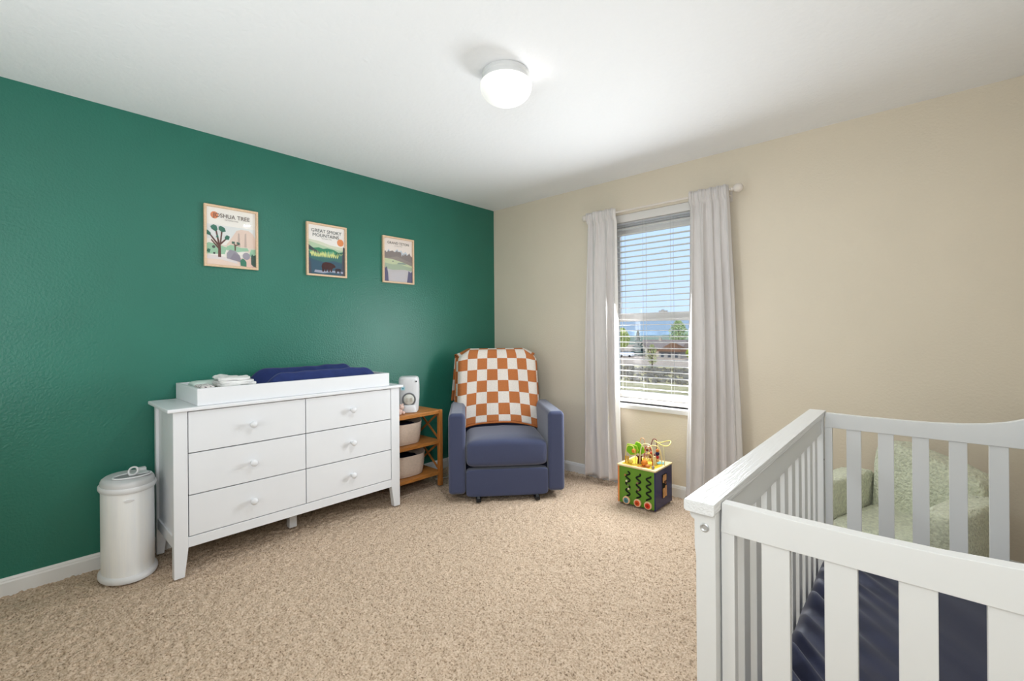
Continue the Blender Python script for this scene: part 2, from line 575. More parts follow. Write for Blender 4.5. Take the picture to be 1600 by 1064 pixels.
blind()

# ------------------------------------------------------------------ curtains
def rod():
    r = thing('curtain_rod', 'white curtain rod with round finials above the window', 'curtain rod', (1.72, -0.09, 2.15))
    obj('rod', tube(B(), [(1.20, -0.09, 2.15), (2.285, -0.09, 2.15)], 0.008, 12), M['rod'], r, smooth=60)
    for x, s in ((1.20, -1), (2.285, 1)):
        f = B()
        lathe(f, [(0.004, 0), (0.012, 0.003), (0.012, 0.010), (0.008, 0.014), (0.020, 0.020), (0.028, 0.034), (0.029, 0.050), (0.023, 0.066), (0.012, 0.074), (0.004, 0.076)], (0, 0, 0), 20)
        f.transform(Matrix.Translation((x, -0.09, 2.15)) @ Matrix.Rotation(math.pi / 2 * s, 4, 'Y'))
        obj('finial', f, M['rod'], r, smooth=50)
    for x in (1.212, 2.262):
        k = box(B(), x - 0.008, x + 0.008, -0.006, 0.0, 2.09, 2.16, 0.002)
        tube(k, [(x, -0.004, 2.125), (x, -0.06, 2.125), (x, -0.085, 2.132), (x, -0.095, 2.140)], 0.005, 8)
        obj('bracket', k, M['rod'], r, smooth=50)
rod()

def curtain(side):
    left = side == 'left'
    if left:
        c = thing('curtain', 'pale taupe curtain left of the window, beside the recliner', 'curtain', (1.29, -0.09, 0), group='window curtains')
        xt0, xt1, xb0, xb1, ph, nf = 1.175, 1.420, 1.135, 1.435, 0.3, 2.9
    else:
        c = thing('curtain', 'wider pale taupe curtain right of the window, behind the crib', 'curtain', (2.16, -0.09, 0), group='window curtains')
        xt0, xt1, xb0, xb1, ph, nf = 2.020, 2.262, 2.000, 2.330, 1.1, 4.2
    zt, zb = 2.182, 0.03
    def fn(u, v):
        z = zt + (zb - zt) * v
        x0 = xt0 + (xb0 - xt0) * v ** 1.3
        x1 = xt1 + (xb1 - xt1) * (v if not left else v ** 1.3)
        w = 2 * math.pi * (nf * u + 0.22 * math.sin(2.7 * v + ph * 3) + 0.18 * math.sin(7 * u + ph))
        env = (0.35 + 0.65 * min(1, v * 3.5))
        amp = (0.019 + 0.014 * v) * env * (0.65 + 0.5 * math.sin(5.3 * u + ph * 2.0) ** 2)
        gather = 0.010 * math.exp(-v * 9) * math.sin(2 * math.pi * (nf * 2.3 * u + ph))
        y = -0.090 - amp * math.sin(w) + gather + (0.004 * math.sin(9 * v + 11 * u))
        y -= 0.012 * v
        x = x0 + (x1 - x0) * u + 0.012 * env * math.cos(w) * (1 - abs(2 * u - 1) ** 4)
        if v < 0.02:
            y = -0.090 + (y + 0.090) * 0.6 + 0.002
        if z > 2.09:
            q = min(1.0, (z - 2.09) / 0.03)
            yt = -0.1045 - 0.020 * (0.5 + 0.5 * math.sin(w + 0.8 * math.sin(3 * w)))
            y += (yt - y) * q
        return (x, y, z)
    bm = B()
    grid(bm, fn, 110, 90)
    o = obj('drape', bm, M['curtain'], c, smooth=180)
    md = o.modifiers.new('thickness', 'SOLIDIFY'); md.thickness = 0.003; md.offset = 0
    # lining strips along both long edges, folded a little to the back
    for k in (0, 1):
        bm = B()
        sgn = -1 if k == 0 else 1
        def fe(u, v):
            p = fn(float(k), v)
            wd = (0.014 + 0.020 * v) if (k == 1) == left else (0.004 + 0.016 * v)
            if not left and k == 1:
                wd = 0.012 + 0.035 * v ** 1.5
            wob = 0.004 * math.sin(17 * v + 3 * k) * v
            return (p[0] + sgn * (wd * u + wob * u) - sgn * 0.002, p[1] + 0.006 + 0.020 * u, max(p[2], 0.03) - 0.002)
        grid(bm, fe, 6, 70)
        q = obj('lining', bm, M['lining'] if left else M['curtain'], c, smooth=180)
        md = q.modifiers.new('thickness', 'SOLIDIFY'); md.thickness = 0.002; md.offset = 0
        if left:
            q['label'] = 'white lining edge'
curtain('left')
curtain('right')

# ------------------------------------------------------------------ ceiling lamp
def ceiling_lamp():
    cx, cy = 1.765, -1.72
    t = thing('ceiling_lamp', 'round flush ceiling lamp with frosted white glass dome', 'lamp', (cx, cy, RH))
    b = B()
    lathe(b, [(0.108, 2.44), (0.112, 2.436), (0.112, 2.424), (0.106, 2.418), (0.108, 2.394), (0.100, 2.392)], (cx, cy, 0), 48)
    obj('lamp_base', b, M['lamp_base'], t, smooth=35)
    g = B()
    prof = [(0.101, 2.397), (0.114, 2.3945), (0.1205, 2.389), (0.123, 2.381), (0.1215, 2.371)]
    for i in range(1, 10):
        a = math.pi / 2 * i / 10
        prof.append((0.1215 * math.cos(a), 2.371 - 0.078 * math.sin(a)))
    prof.append((0.004, 2.293))
    lathe(g, prof, (cx, cy, 0), 48, cap0=False)
    m, nt, p = newmat('lit frosted glass')
    N, L = nt.nodes, nt.links
    p.inputs['Base Color'].default_value = (0.85, 0.85, 0.83, 1)
    p.inputs['Roughness'].default_value = 0.25
    p.inputs['Emission Color'].default_value = (1.0, 0.985, 0.955, 1)
    # the glass is brightest beside the bulb on the right
    tc = N.new('ShaderNodeTexCoord')
    vm = N.new('ShaderNodeVectorMath'); vm.operation = 'DISTANCE'
    vm.inputs[1].default_value = (0.09, 0.05, -0.08)
    L.new(tc.outputs['Object'], vm.inputs[0])
    mr = N.new('ShaderNodeMapRange')
    mr.inputs['From Min'].default_value = 0.02; mr.inputs['From Max'].default_value = 0.24
    mr.inputs['To Min'].default_value = 0.75; mr.inputs['To Max'].default_value = 0.28
    L.new(vm.outputs['Value'], mr.inputs['Value'])
    L.new(mr.outputs[0], p.inputs['Emission Strength'])
    obj('glass_dome', g, m, t, smooth=180)
    lamp('lamp_bulb', 'POINT', (cx + 0.112, cy + 0.10, 2.405), (0, 0, -1), 0.03, (1, 0.97, 0.92), shadow_soft_size=0.03)
ceiling_lamp()

# ------------------------------------------------------------------ framed prints
def poly(pts):
    return pts
def circle(cx, cy, r, n=20, k=1.25):
    return [(cx + r * math.cos(2 * math.pi * i / n) * k, cy + r * math.sin(2 * math.pi * i / n)) for i in range(n)]

def framed_print(label, yc, zc, layers, texts):
    w, h = 0.300, 0.378
    t = thing('framed_print', label, 'framed print', (0.011, yc, zc), group='framed prints on the green wall')
    # frame
    f = B()
    fw = 0.013
    for (y0, y1, z0, z1) in ((-w / 2, w / 2, h / 2 - fw, h / 2), (-w / 2, w / 2, -h / 2, -h / 2 + fw), (-w / 2, -w / 2 + fw, -h / 2 + fw, h / 2 - fw), (w / 2 - fw, w / 2, -h / 2 + fw, h / 2 - fw)):
        box(f, 0.001, 0.021, yc + y0, yc + y1, zc + z0, zc + z1, 0.0012, 1)
    obj('frame', f, M['pale_wood'], t, smooth=30)
    obj('backing', box(B(), 0.001, 0.007, yc - w / 2 + fw, yc + w / 2 - fw, zc - h / 2 + fw, zc + h / 2 - fw), flat((190, 170, 150)), t)
    iw, ih = w - 2 * fw, h - 2 * fw
    bm = B()
    mats = []
    x = 0.0078
    def P(u, v, x):
        return (x, yc - iw / 2 + u * iw, zc - ih / 2 + v * ih)
    for rgb, pts in layers:
        if flat(rgb) not in mats: mats.append(flat(rgb))
        mi = mats.index(flat(rgb))
        pts = [(min(1, max(0, u)), min(1, max(0, v))) for u, v in pts]
        clean = [p for i, p in enumerate(pts) if (abs(p[0] - pts[i - 1][0]) + abs(p[1] - pts[i - 1][1])) > 1e-4]
        if len(clean) < 3: continue
        vv = [bm.verts.new(P(u, v, x)) for u, v in clean]
        for tri in tessellate_polygon([[Vector((u, v, 0)) for u, v in clean]]):
            fc = bm.faces.new([vv[i] for i in tri])
            fc.material_index = mi
        x += 0.0001
    pr = obj('print', bm, mats, t)
    for s, u, v, size, width, rgb in texts:
        tb = text_bm(s, size, width)
        for q in tb.verts:
            q.co = Vector((x + 0.0003, yc - iw / 2 + u * iw + q.co.x, zc - ih / 2 + v * ih + q.co.y))
        obj('lettering', tb, flat(rgb), t)
    obj('glazing', box(B(), 0.0135, 0.0150, yc - iw / 2 - 0.0005, yc + iw / 2 + 0.0005, zc - ih / 2 - 0.0005, zc + ih / 2 + 0.0005), PICGLASS, t)

FULL = [(0, 0), (1, 0), (1, 1), (0, 1)]
def ridge(pts, base=0.0):
    return [(0, base)] + [(1, base)] + [(u, v) for u, v in pts[::-1]]
L1 = [((252, 247, 240), FULL), ((236, 237, 236), [(0, .45), (1, .45), (1, .70), (0, .70)]),
      ((238, 150, 105), circle(.16, .865, .062)),
      ((240, 216, 202), [(.36, .30), (1, .30), (1, .52), (.94, .62), (.86, .665), (.70, .675), (.60, .64), (.54, .56), (.47, .46), (.40, .38)]),
      ((208, 186, 176), [(.62, .34), (.68, .34), (.66, .60), (.63, .60)]), ((208, 186, 176), [(.76, .36), (.81, .36), (.80, .62), (.77, .60)]),
      ((236, 222, 208), [(0, .20), (.30, .24), (.45, .30), (1, .26), (1, .36), (0, .36)]),
      ((166, 208, 178), [(0, .18), (.36, .20), (.40, .32), (.22, .36), (.05, .38), (0, .36)]),
      ((166, 208, 178), [(.38, .28), (.62, .26), (.86, .30), (.82, .35), (.70, .34), (.60, .36), (.48, .38), (.40, .34)]),
      ((166, 208, 178), [(.86, .22), (1, .16), (1, .34), (.90, .33)]),
      ((244, 220, 206), [(0, 0), (1, 0), (1, .16), (.6, .16), (.3, .14), (0, .18)]),
      ((236, 226, 226), [(0, .10), (.30, .10), (.62, .05), (.6, .10), (.3, .16), (0, .17)]),
      ((244, 208, 196), [(.66, 0), (1, 0), (1, .2), (.86, .18), (.72, .1)]),
      ((110, 76, 72), [(.225, .14), (.285, .14), (.278, .38), (.232, .36)]),
      ((110, 76, 72), [(.232, .34), (.262, .38), (.205, .60), (.175, .60)]), ((110, 76, 72), [(.235, .32), (.238, .37), (.07, .54), (.045, .53)]),
      ((110, 76, 72), [(.232, .28), (.232, .32), (.10, .44), (.085, .425)]), ((110, 76, 72), [(.25, .37), (.285, .36), (.405, .47), (.385, .485)]),
      ((110, 76, 72), [(.26, .38), (.285, .37), (.315, .58), (.285, .59)]),
      ((64, 122, 104), [(.0, .52), (.07, .50), (.09, .54), (.04, .58), (.0, .60)]), ((64, 122, 104), [(.10, .62), (.18, .58), (.22, .62), (.20, .68), (.14, .70), (.08, .66)]),
      ((64, 122, 104), [(.24, .62), (.30, .58), (.38, .60), (.36, .66), (.28, .69), (.24, .67)]), ((64, 122, 104), [(.36, .46), (.44, .46), (.46, .52), (.40, .54), (.36, .50)]),
      ((64, 122, 104), [(.18, .48), (.24, .48), (.22, .54)]), ((64, 122, 104), [(.0, .22), (.06, .20), (.08, .26), (.03, .27)]), ((90, 98, 96), circle(.14, .31, .025)), ((90, 98, 96), circle(.15, .20, .018)),
      ((116, 92, 86), [(.555, .28), (.58, .28), (.58, .36), (.66, .40), (.655, .41), (.575, .385), (.54, .42), (.53, .415), (.555, .37)]),
      ((84, 116, 104), [(.50, .40), (.56, .40), (.56, .44), (.50, .44)]), ((84, 116, 104), [(.60, .41), (.67, .39), (.66, .43), (.60, .44)]),
      ((164, 160, 172), [(.40, .13), (.70, .08), (.66, .20), (.58, .27), (.46, .29), (.40, .22)]), ((150, 144, 158), [(.46, .12), (.70, .08), (.66, .20), (.54, .24)]),
      ((170, 164, 176), circle(.80, .20, .065, 14, 1.2)),
      ((70, 134, 112), [(.68, .02), (.80, .01), (.80, .09), (.76, .14), (.71, .15), (.67, .11)]),
      ((70, 96, 88), [(.90, .06), (.96, .02), (1, .02), (1, .24), (.95, .22), (.92, .25), (.90, .20)])]
framed_print('framed desert print with a yucca tree, leftmost of three on the green wall', -2.3625, 1.818, L1,
             [('JOSHUA TREE', .50, .865, .036, .205, (96, 78, 72)), ('NATIONAL PARK', .50, .80, .011, .075, (150, 135, 128))])
random.seed(3)
pines = [(0, .36), (1, .36)]
for i in range(24):
    u = 1 - i / 23
    pines += [(u, .40 + .03 * math.sin(i)), (u - .02, .475 + random.uniform(-.025, .03))]
pines = pines[:-1]
front = [(0, 0), (1, 0), (1, .44)]
for i in range(20):
    u = 1 - i / 19
    front += [(u, .34 + (.08 if u > .8 or u < .1 else 0)), (u - .025, .40 + random.uniform(-.02, .02) + (.08 if u > .85 or u < .08 else 0))]
L2 = [((252, 247, 242), FULL), ((226, 228, 206), ridge([(0, .70), (.3, .68), (.6, .62), (1, .60)])), ((192, 214, 182), ridge([(0, .66), (.2, .63), (.5, .58), (.8, .54), (1, .54)])),
      ((238, 152, 98), circle(.88, .70, .075)),
      ((70, 148, 112), ridge([(0, .58), (.15, .53), (.28, .55), (.40, .53), (.52, .55), (.70, .53), (.85, .48), (1, .50)])),
      ((116, 180, 146), ridge([(0, .48), (.2, .46), (.40, .44), (.55, .48), (.68, .50), (.75, .45), (1, .40)])),
      ((72, 86, 92), [(0, .60), (.14, .52), (.30, .46), (.36, .42), (.20, .44), (0, .50)]), ((58, 122, 98), [(.62, .40), (.78, .48), (1, .52), (1, .40)]),
      ((222, 226, 150), pines), ((72, 122, 118), front), ((66, 98, 118), [(0, 0), (1, 0), (1, .26), (.7, .30), (.4, .26), (.12, .30), (0, .34)]),
      ((84, 88, 100), [(.0, .02), (.09, .02), (.07, .24), (.045, .30), (.02, .24)]), ((84, 88, 100), [(.90, .0), (1, .0), (1, .60), (.96, .62), (.93, .40)]),
      ((170, 176, 196), [(.16, .04), (.40, .03), (.60, .06), (.95, .05), (.95, .09), (.70, .10), (.40, .08), (.18, .09)]),
      ((74, 44, 46), [(.37, .12), (.50, .11), (.65, .13), (.69, .16), (.73, .165), (.735, .20), (.68, .235), (.60, .255), (.46, .265), (.38, .23), (.35, .17)]),
      ((74, 44, 46), [(.37, .06), (.415, .06), (.43, .14), (.37, .14)]), ((74, 44, 46), [(.45, .07), (.485, .07), (.49, .14), (.45, .14)]),
      ((74, 44, 46), [(.53, .06), (.57, .06), (.58, .14), (.53, .14)]), ((74, 44, 46), [(.60, .07), (.64, .07), (.64, .15), (.59, .15)]),
      ((58, 48, 58), [(.74, .05), (.77, .05), (.78, .09), (.84, .09), (.85, .05), (.88, .05), (.88, .10), (.90, .13), (.86, .155), (.76, .15), (.72, .12)])]
framed_print('framed print of green hills and a brown bear, middle of three on the wall', -1.749, 1.816, L2,
             [('GREAT SMOKY', .50, .885, .034, .225, (84, 88, 86)), ('MOUNTAINS', .48, .795, .034, .195, (84, 88, 86)), ('NATIONAL PARK', .50, .735, .010, .075, (160, 160, 150))])
peaks = [(0, .68), (.06, .70), (.10, .66), (.16, .75), (.22, .70), (.30, .72), (.36, .69), (.46, .77), (.52, .71), (.60, .75), (.68, .68), (.76, .73), (.84, .66), (.90, .71), (.95, .64), (1, .62)]
L3 = [((248, 236, 228), FULL), ((240, 160, 130), circle(.93, .60, .05)), ((146, 136, 134), ridge(peaks)),
      ((208, 214, 224), [(.10, .66), (.16, .75), (.22, .70), (.19, .69), (.16, .72), (.13, .68)]), ((208, 214, 224), [(.36, .69), (.46, .77), (.52, .71), (.48, .70), (.46, .74), (.42, .70)]),
      ((208, 214, 224), [(.52, .71), (.60, .75), (.68, .68), (.72, .62), (.66, .66), (.62, .60), (.60, .70)]), ((208, 214, 224), [(.68, .68), (.76, .73), (.84, .66), (.80, .64), (.77, .68), (.72, .66)]),
      ((158, 148, 142), ridge([(0, .56), (.2, .55), (.45, .60), (.7, .54), (1, .48)])), ((206, 214, 178), ridge([(0, .53), (.3, .52), (.6, .48), (1, .40)])),
      ((178, 192, 168), ridge([(0, .42), (.3, .40), (.55, .42), (.8, .38), (1, .36)])), ((120, 136, 128), [(.28, .46), (.34, .46), (.31, .49)]), ((150, 166, 156), [(.45, .42), (.8, .42), (.7, .46), (.5, .45)]),
      ((206, 200, 202), ridge([(0, .30), (.3, .27), (.7, .30), (1, .28)])), ((110, 108, 136), [(0, 0), (.16, 0), (.14, .20), (.10, .34), (.05, .30), (0, .36)]), ((110, 108, 136), [(.80, 0), (1, 0), (1, .28), (.94, .24), (.86, .28)])]
framed_print('framed print of grey snowy peaks above a meadow, rightmost of three', -1.141, 1.811, L3,
             [('GRAND TETON', .50, .895, .030, .205, (92, 86, 82)), ('NATIONAL PARK', .50, .835, .010, .075, (160, 152, 146))])

# ------------------------------------------------------------------ dresser
def dresser():
    y0, y1 = -2.762, -1.455
    t = thing('dresser', 'white six drawer dresser with round knobs against the green wall', 'dresser', (0.25, -2.11, 0))
    wp = M['white_paint']
    top = box(B(), 0.028, 0.492, -2.788, -1.432, 0.829, 0.848, 0.005, 3)
    obj('top', top, wp, t, smooth=40)
    case = B()
    box(case, 0.045, 0.452, y0 + 0.055, y1 - 0.055, 0.185, 0.829)             # core behind the drawers
    box(case, 0.060, 0.445, y0 + 0.012, y0 + 0.030, 0.150, 0.829)             # side panels
    box(case, 0.060, 0.445, y1 - 0.030, y1 - 0.012, 0.150, 0.829)
    obj('case', case, M['dark_gap'] if False else wp, t)
    gp = box(B(), 0.4525, 0.4545, y0 + 0.06, y1 - 0.06, 0.19, 0.828)  # thin dark sheet, paints the shade in the gaps between drawers
    g = obj('drawer_gap_shade', gp, M['dark_gap'], t)
    g['label'] = 'dark sheet standing for shade in the drawer gaps'
    # aprons
    obj('apron', box(B(), 0.452, 0.472, y0 + 0.060, y1 - 0.066, 0.142, 0.193, 0.0015), wp, t)
    for a, b in ((y0 + 0.004, y0 + 0.022), (y1 - 0.022, y1 - 0.004)):
        obj('side_rail', box(B(), 0.075, 0.440, a, b, 0.142, 0.200, 0.0015), wp, t)
    def leg(ya, yb, yi, xa, xb):
        # outer edge straight, inner edge tapers below the apron; (ya outer, yb inner, yi inner at the foot)
        p = [(ya, 0.0), (yi, 0.0), (yb, 0.140), (yb, 0.829), (ya, 0.829)]
        return prism(B(), p, 'x', xa, xb, 0.0015)
    obj('leg', leg(y0, y0 + 0.060, y0 + 0.044, 0.436, 0.4735), wp, t)
    obj('leg', leg(y1, y1 - 0.066, y1 - 0.046, 0.436, 0.4735), wp, t)
    obj('leg', leg(y0, y0 + 0.050, y0 + 0.034, 0.042, 0.080), wp, t)
    obj('leg', leg(y1, y1 - 0.050, y1 - 0.034, 0.042, 0.080), wp, t)
    obj('leg', box(B(), 0.24, 0.285, -2.135, -2.090, 0.0, 0.186, 0.002), wp, t)
    kb = B()
    lathe(kb, [(0.010, 0.0), (0.010, 0.003), (0.0075, 0.006), (0.0075, 0.018), (0.013, 0.022), (0.0180, 0.028), (0.0185, 0.033), (0.015, 0.039), (0.006, 0.042)], (0, 0, 0), 20)
    kb.transform(Matrix.Rotation(math.pi / 2, 4, 'Y'))
    kme = bpy.data.meshes.new('knob'); bmesh.ops.recalc_face_normals(kb, faces=kb.faces[:]); kb.to_mesh(kme); kb.free(); kme.materials.append(wp); kme.shade_smooth()
    cols = [(y0 + 0.064, -2.1135), (-2.1085, y1 - 0.070)]
    rows = [(0.617, 0.824), (0.405, 0.612), (0.197, 0.400)]
    for a, b in cols:
        for c, d in rows:
            dr = obj('drawer', box(B(), 0.4545, 0.472, a, b, c, d, 0.0015), wp, t)
            mid = (a + b) / 2
            inst('knob', kme, dr, Vector((0.472, mid, (c + d) / 2)) - Vector((0.25, -2.11, 0)))
dresser()

def changing_tray():
    t = thing('changing_tray', 'white open changing tray on top of the dresser', 'tray', (0.24, -2.10, 0.848))
    x0, x1, y0, y1, z0, z1 = 0.022, 0.466, -2.658, -1.530, 0.8485, 0.9365
    wp = M['white_paint']
    obj('front_board', box(B(), x1 - 0.016, x1, y0, y1, z0, z1, 0.002), wp, t)
    obj('back_board', box(B(), x0, x0 + 0.016, y0, y1, z0, z1, 0.002), wp, t)
    obj('end_board', box(B(), x0 + 0.0162, x1 - 0.0162, y0, y0 + 0.016, z0, z1, 0.002), wp, t)
    obj('end_board', box(B(), x0 + 0.0162, x1 - 0.0162, y1 - 0.016, y1, z0, z1, 0.002), wp, t)
    obj('bottom_board', box(B(), x0 + 0.0162, x1 - 0.0162, y0 + 0.0162, y1 - 0.0162, z0, z0 + 0.008), wp, t)
changing_tray()

def changing_pad():
    bm = B()
    x0, x1, y0, y1, zb = 0.055, 0.438, -2.335, -1.560, 0.857
    def top(u, v):
        x = x0 + (x1 - x0) * u
        y = y0 + (y1 - y0) * v
        r = math.exp(-((u - 0.14) / 0.15) ** 2) * 0.118 + math.exp(-((u - 0.86) / 0.15) ** 2) * 0.108
        z = zb + 0.02 + r
        e = min(u, 1 - u) * 0.38
        k = min(v, 1 - v) * (y1 - y0)
        z = zb + (z - zb) * min(1, (max(e, 0) / 0.035) ** 0.5 if e < 0.035 else 1) * min(1, math.sin(max(k, 0) / 0.13 * math.pi / 2) ** 0.75 if k < 0.13 else 1)
        z += 0.007 * mnoise.noise(Vector((x * 16, y * 11, 0))) * (1 if 0.02 < u < 0.98 else 0)
        rr = 0.05
        ins = max(0, rr - k) * 0.5
        return (x + ins * (1 - 2 * u), y, max(z, zb + 0.001))
    vs = grid(bm, top, 46, 70)
    edge = [v for v in vs[0]] + [r[-1] for r in vs[1:]] + vs[-1][-2::-1] + [r[0] for r in vs[-2:0:-1]]
    bm.faces.new(edge)
    o = obj('changing_pad', bm, M['navy_cotton'], None, smooth=60, loc=(0.245, -1.95, zb))
    tag(o, 'navy contoured changing pad lying in the white tray', 'changing pad')
changing_pad()

def soft_slab(c, h, seed, amp=0.006, e=0.35, nu=44, nv=16, freq=22):
    bm = B()
    def fn(p):
        q = p.copy()
        n = mnoise.noise(Vector((p.x * freq + seed, p.y * freq, p.z * freq * 2)))
        n2 = mnoise.noise(Vector((p.x * 9, p.y * 9 + seed, 0)))
        q.z += amp * n + amp * 1.2 * n2
        q.x += amp * 0.8 * n2
        q.y += amp * 0.8 * n
        return q
    return puff(bm, c, h, e, 0.5, nu, nv, fn)

for (c, h, sd, lab) in (((0.300, -2.440, 0.932), (0.105, 0.094, 0.012), 1.0, 'white folded cotton cloth in the changing tray, lowest of its pile'),
                        ((0.296, -2.444, 0.950), (0.104, 0.088, 0.010), 5.0, 'white folded cotton cloth in the changing tray, middle of its pile'),
                        ((0.290, -2.452, 0.967), (0.096, 0.080, 0.009), 9.0, 'white folded cotton cloth in the changing tray, topmost of its pile')):
    o = obj('folded_cloth', soft_slab(c, h, sd, 0.0085, 0.45, 90, 16, 30), M['white_cloth'], None, smooth=180, loc=(c[0], c[1], c[2] - h[2]))
    tag(o, lab, 'cloth', 'white folded cloths in the tray')
o = obj('cloth_stack_base', soft_slab((0.30, -2.45, 0.893), (0.105, 0.095, 0.029), 3.0, 0.002), M['white_cloth'], None, smooth=180, loc=(0.30, -2.45, 0.857))
o.name = 'rolled_cloth'
tag(o, 'thick white folded cloth at the tray bottom, under the white pile', 'cloth')

def printed_cloth_material():
    m, nt, p = newmat('grey printed cotton')
    N, L = nt.nodes, nt.links
    tc = N.new('ShaderNodeTexCoord')
    v = N.new('ShaderNodeTexVoronoi'); v.inputs['Scale'].default_value = 70
    L.new(tc.outputs['Object'], v.inputs['Vector'])
    r = N.new('ShaderNodeValToRGB')
    r.color_ramp.elements[0].position = 0.30; r.color_ramp.elements[0].color = (*lin((120, 112, 118)), 1)
    r.color_ramp.elements[1].position = 0.42; r.color_ramp.elements[1].color = (*lin((232, 224, 222)), 1)
    L.new(v.outputs['Distance'], r.inputs[0])
    L.new(r.outputs[0], p.inputs['Base Color'])
    p.inputs['Roughness'].default_value = 0.9
    return m
o = obj('folded_cloth', soft_slab((0.325, -2.592, 0.899), (0.095, 0.036, 0.044), 2.0, 0.003), printed_cloth_material(), None, smooth=180, loc=(0.325, -2.592, 0.857))
tag(o, 'grey patterned folded cloth beside the white pile in the changing tray', 'cloth')
o = obj('folded_cloth', soft_slab((0.135, -2.540, 0.906), (0.070, 0.078, 0.043), 4.0, 0.002), M['mint_cloth'], None, smooth=180, loc=(0.135, -2.54, 0.857))
tag(o, 'pale mint folded cloth at the back left corner of the changing tray', 'cloth')

# ------------------------------------------------------------------ diaper pail
def pail():
    cx, cy = 0.185, -2.897
    t = thing('diaper_pail', 'light grey oval diaper pail with lid ring, left of the dresser', 'pail', (cx, cy, 0))
    ax, ay = 0.145, 0.1065
    n = 64
    def ell(k, z, pw=1.0):
        return [(cx + ax * k * math.cos(2 * math.pi * i / n), cy + ay * k * math.sin(2 * math.pi * i / n), z) for i in range(n)]
    def lift(k, z, d):
        return [(cx + (ax + d) * k * math.cos(2 * math.pi * i / n), cy + (ay + d) * k * math.sin(2 * math.pi * i / n), z) for i in range(n)]
    b = B(); loft(b, [lift(1, 0.0, 0.010), lift(1, 0.006, 0.013), lift(1, 0.018, 0.012), lift(1, 0.028, 0.004), lift(1, 0.030, -0.004)])
    obj('base', b, M['pail_white'], t, smooth=40)
    b = B(); loft(b, [lift(1, 0.028, 0.0), lift(1, 0.040, 0.0), lift(1, 0.43, 0.0), lift(1, 0.440, 0.0)])
    obj('body', b, M['pail_body'], t, smooth=40)
    b = B(); loft(b, [lift(1, 0.434, -0.002), lift(1, 0.436, 0.006), lift(1, 0.444, 0.010), lift(1, 0.456, 0.010), lift(1, 0.462, 0.005), lift(1, 0.463, -0.004)])
    obj('rim', b, M['pail_white'], t, smooth=40)
    b = B(); loft(b, [lift(1, 0.462, 0.002), lift(1, 0.474, 0.002), lift(1, 0.484, -0.002), lift(1, 0.490, -0.010), lift(.86, 0.4945, -0.010), lift(.6, 0.4975, -0.010), lift(.2, 0.499, -0.010)])
    obj('lid', b, M['pail_lid'], t, smooth=50)
    # sliding door recess, its raised rim and the ring handle
    sx, sy, sz = cx + 0.045, cy + 0.012, 0.4995
    def oval(a, bb, z, m=48):
        return [(sx + a * math.cos(2 * math.pi * i / m), sy + bb * math.sin(2 * math.pi * i / m), z) for i in range(m)]
    b = B(); loft(b, [oval(.050, .074, sz - .006), oval(.050, .074, sz + .001)])
    obj('slide_recess', b, M['pail_dark'], t)
    b = B(); tube(b, oval(.052, .076, sz + .001), 0.0042, 8, closed=True)
    obj('slide_rim', b, M['pail_white'], t, smooth=180)
    b = box(B(), sx - .050, sx + .008, sy - .014, sy + .066, sz + .001, sz + .006, 0.003)
    obj('slide_door', b, M['pail_white'], t, smooth=40)
    b = B()
    rc = Vector((sx + 0.0, sy + 0.004, sz + 0.022))
    ex = Vector((0.66, 0.75, 0)); ez = Vector((-0.30, 0.26, 0.90)).normalized()
    ring = [rc + ex * 0.0215 * math.cos(2 * math.pi * i / 28) + ez * 0.0195 * math.sin(2 * math.pi * i / 28) for i in range(28)]
    tube(b, ring, 0.0048, 8, closed=True)
    obj('ring_handle', b, M['pail_white'], t, smooth=180)
    b = box(B(), cx - 0.085, cx - 0.050, cy + 0.045, cy + 0.085, 0.488, 0.508, 0.004)
    obj('lock_tab', b, M['pail_white'], t, smooth=40)
    # small oval badge on the front of the shell
    an = math.radians(-8)
    b = B()
    px, py = cx + (ax + .001) * math.cos(an), cy + (ay + .001) * math.sin(an)
    nrm = Vector((math.cos(an) / ax, math.sin(an) / ay, 0)).normalized()
    tan = Vector((-nrm.y, nrm.x, 0))
    for k, o_ in ((1.0, -0.004), (1.0, 0.0015), (0.8, 0.003)):
        pass
    loft(b, [[Vector((px, py, 0.402)) + nrm * o_ + tan * 0.021 * k * math.cos(2 * math.pi * i / 24) + Vector((0, 0, 0.0068 * k * math.sin(2 * math.pi * i / 24))) for i in range(24)] for k, o_ in ((1.0, -0.006), (1.0, 0.0015), (0.8, 0.003))])
    obj('badge', b, M['pail_white'], t, smooth=30)
pail()

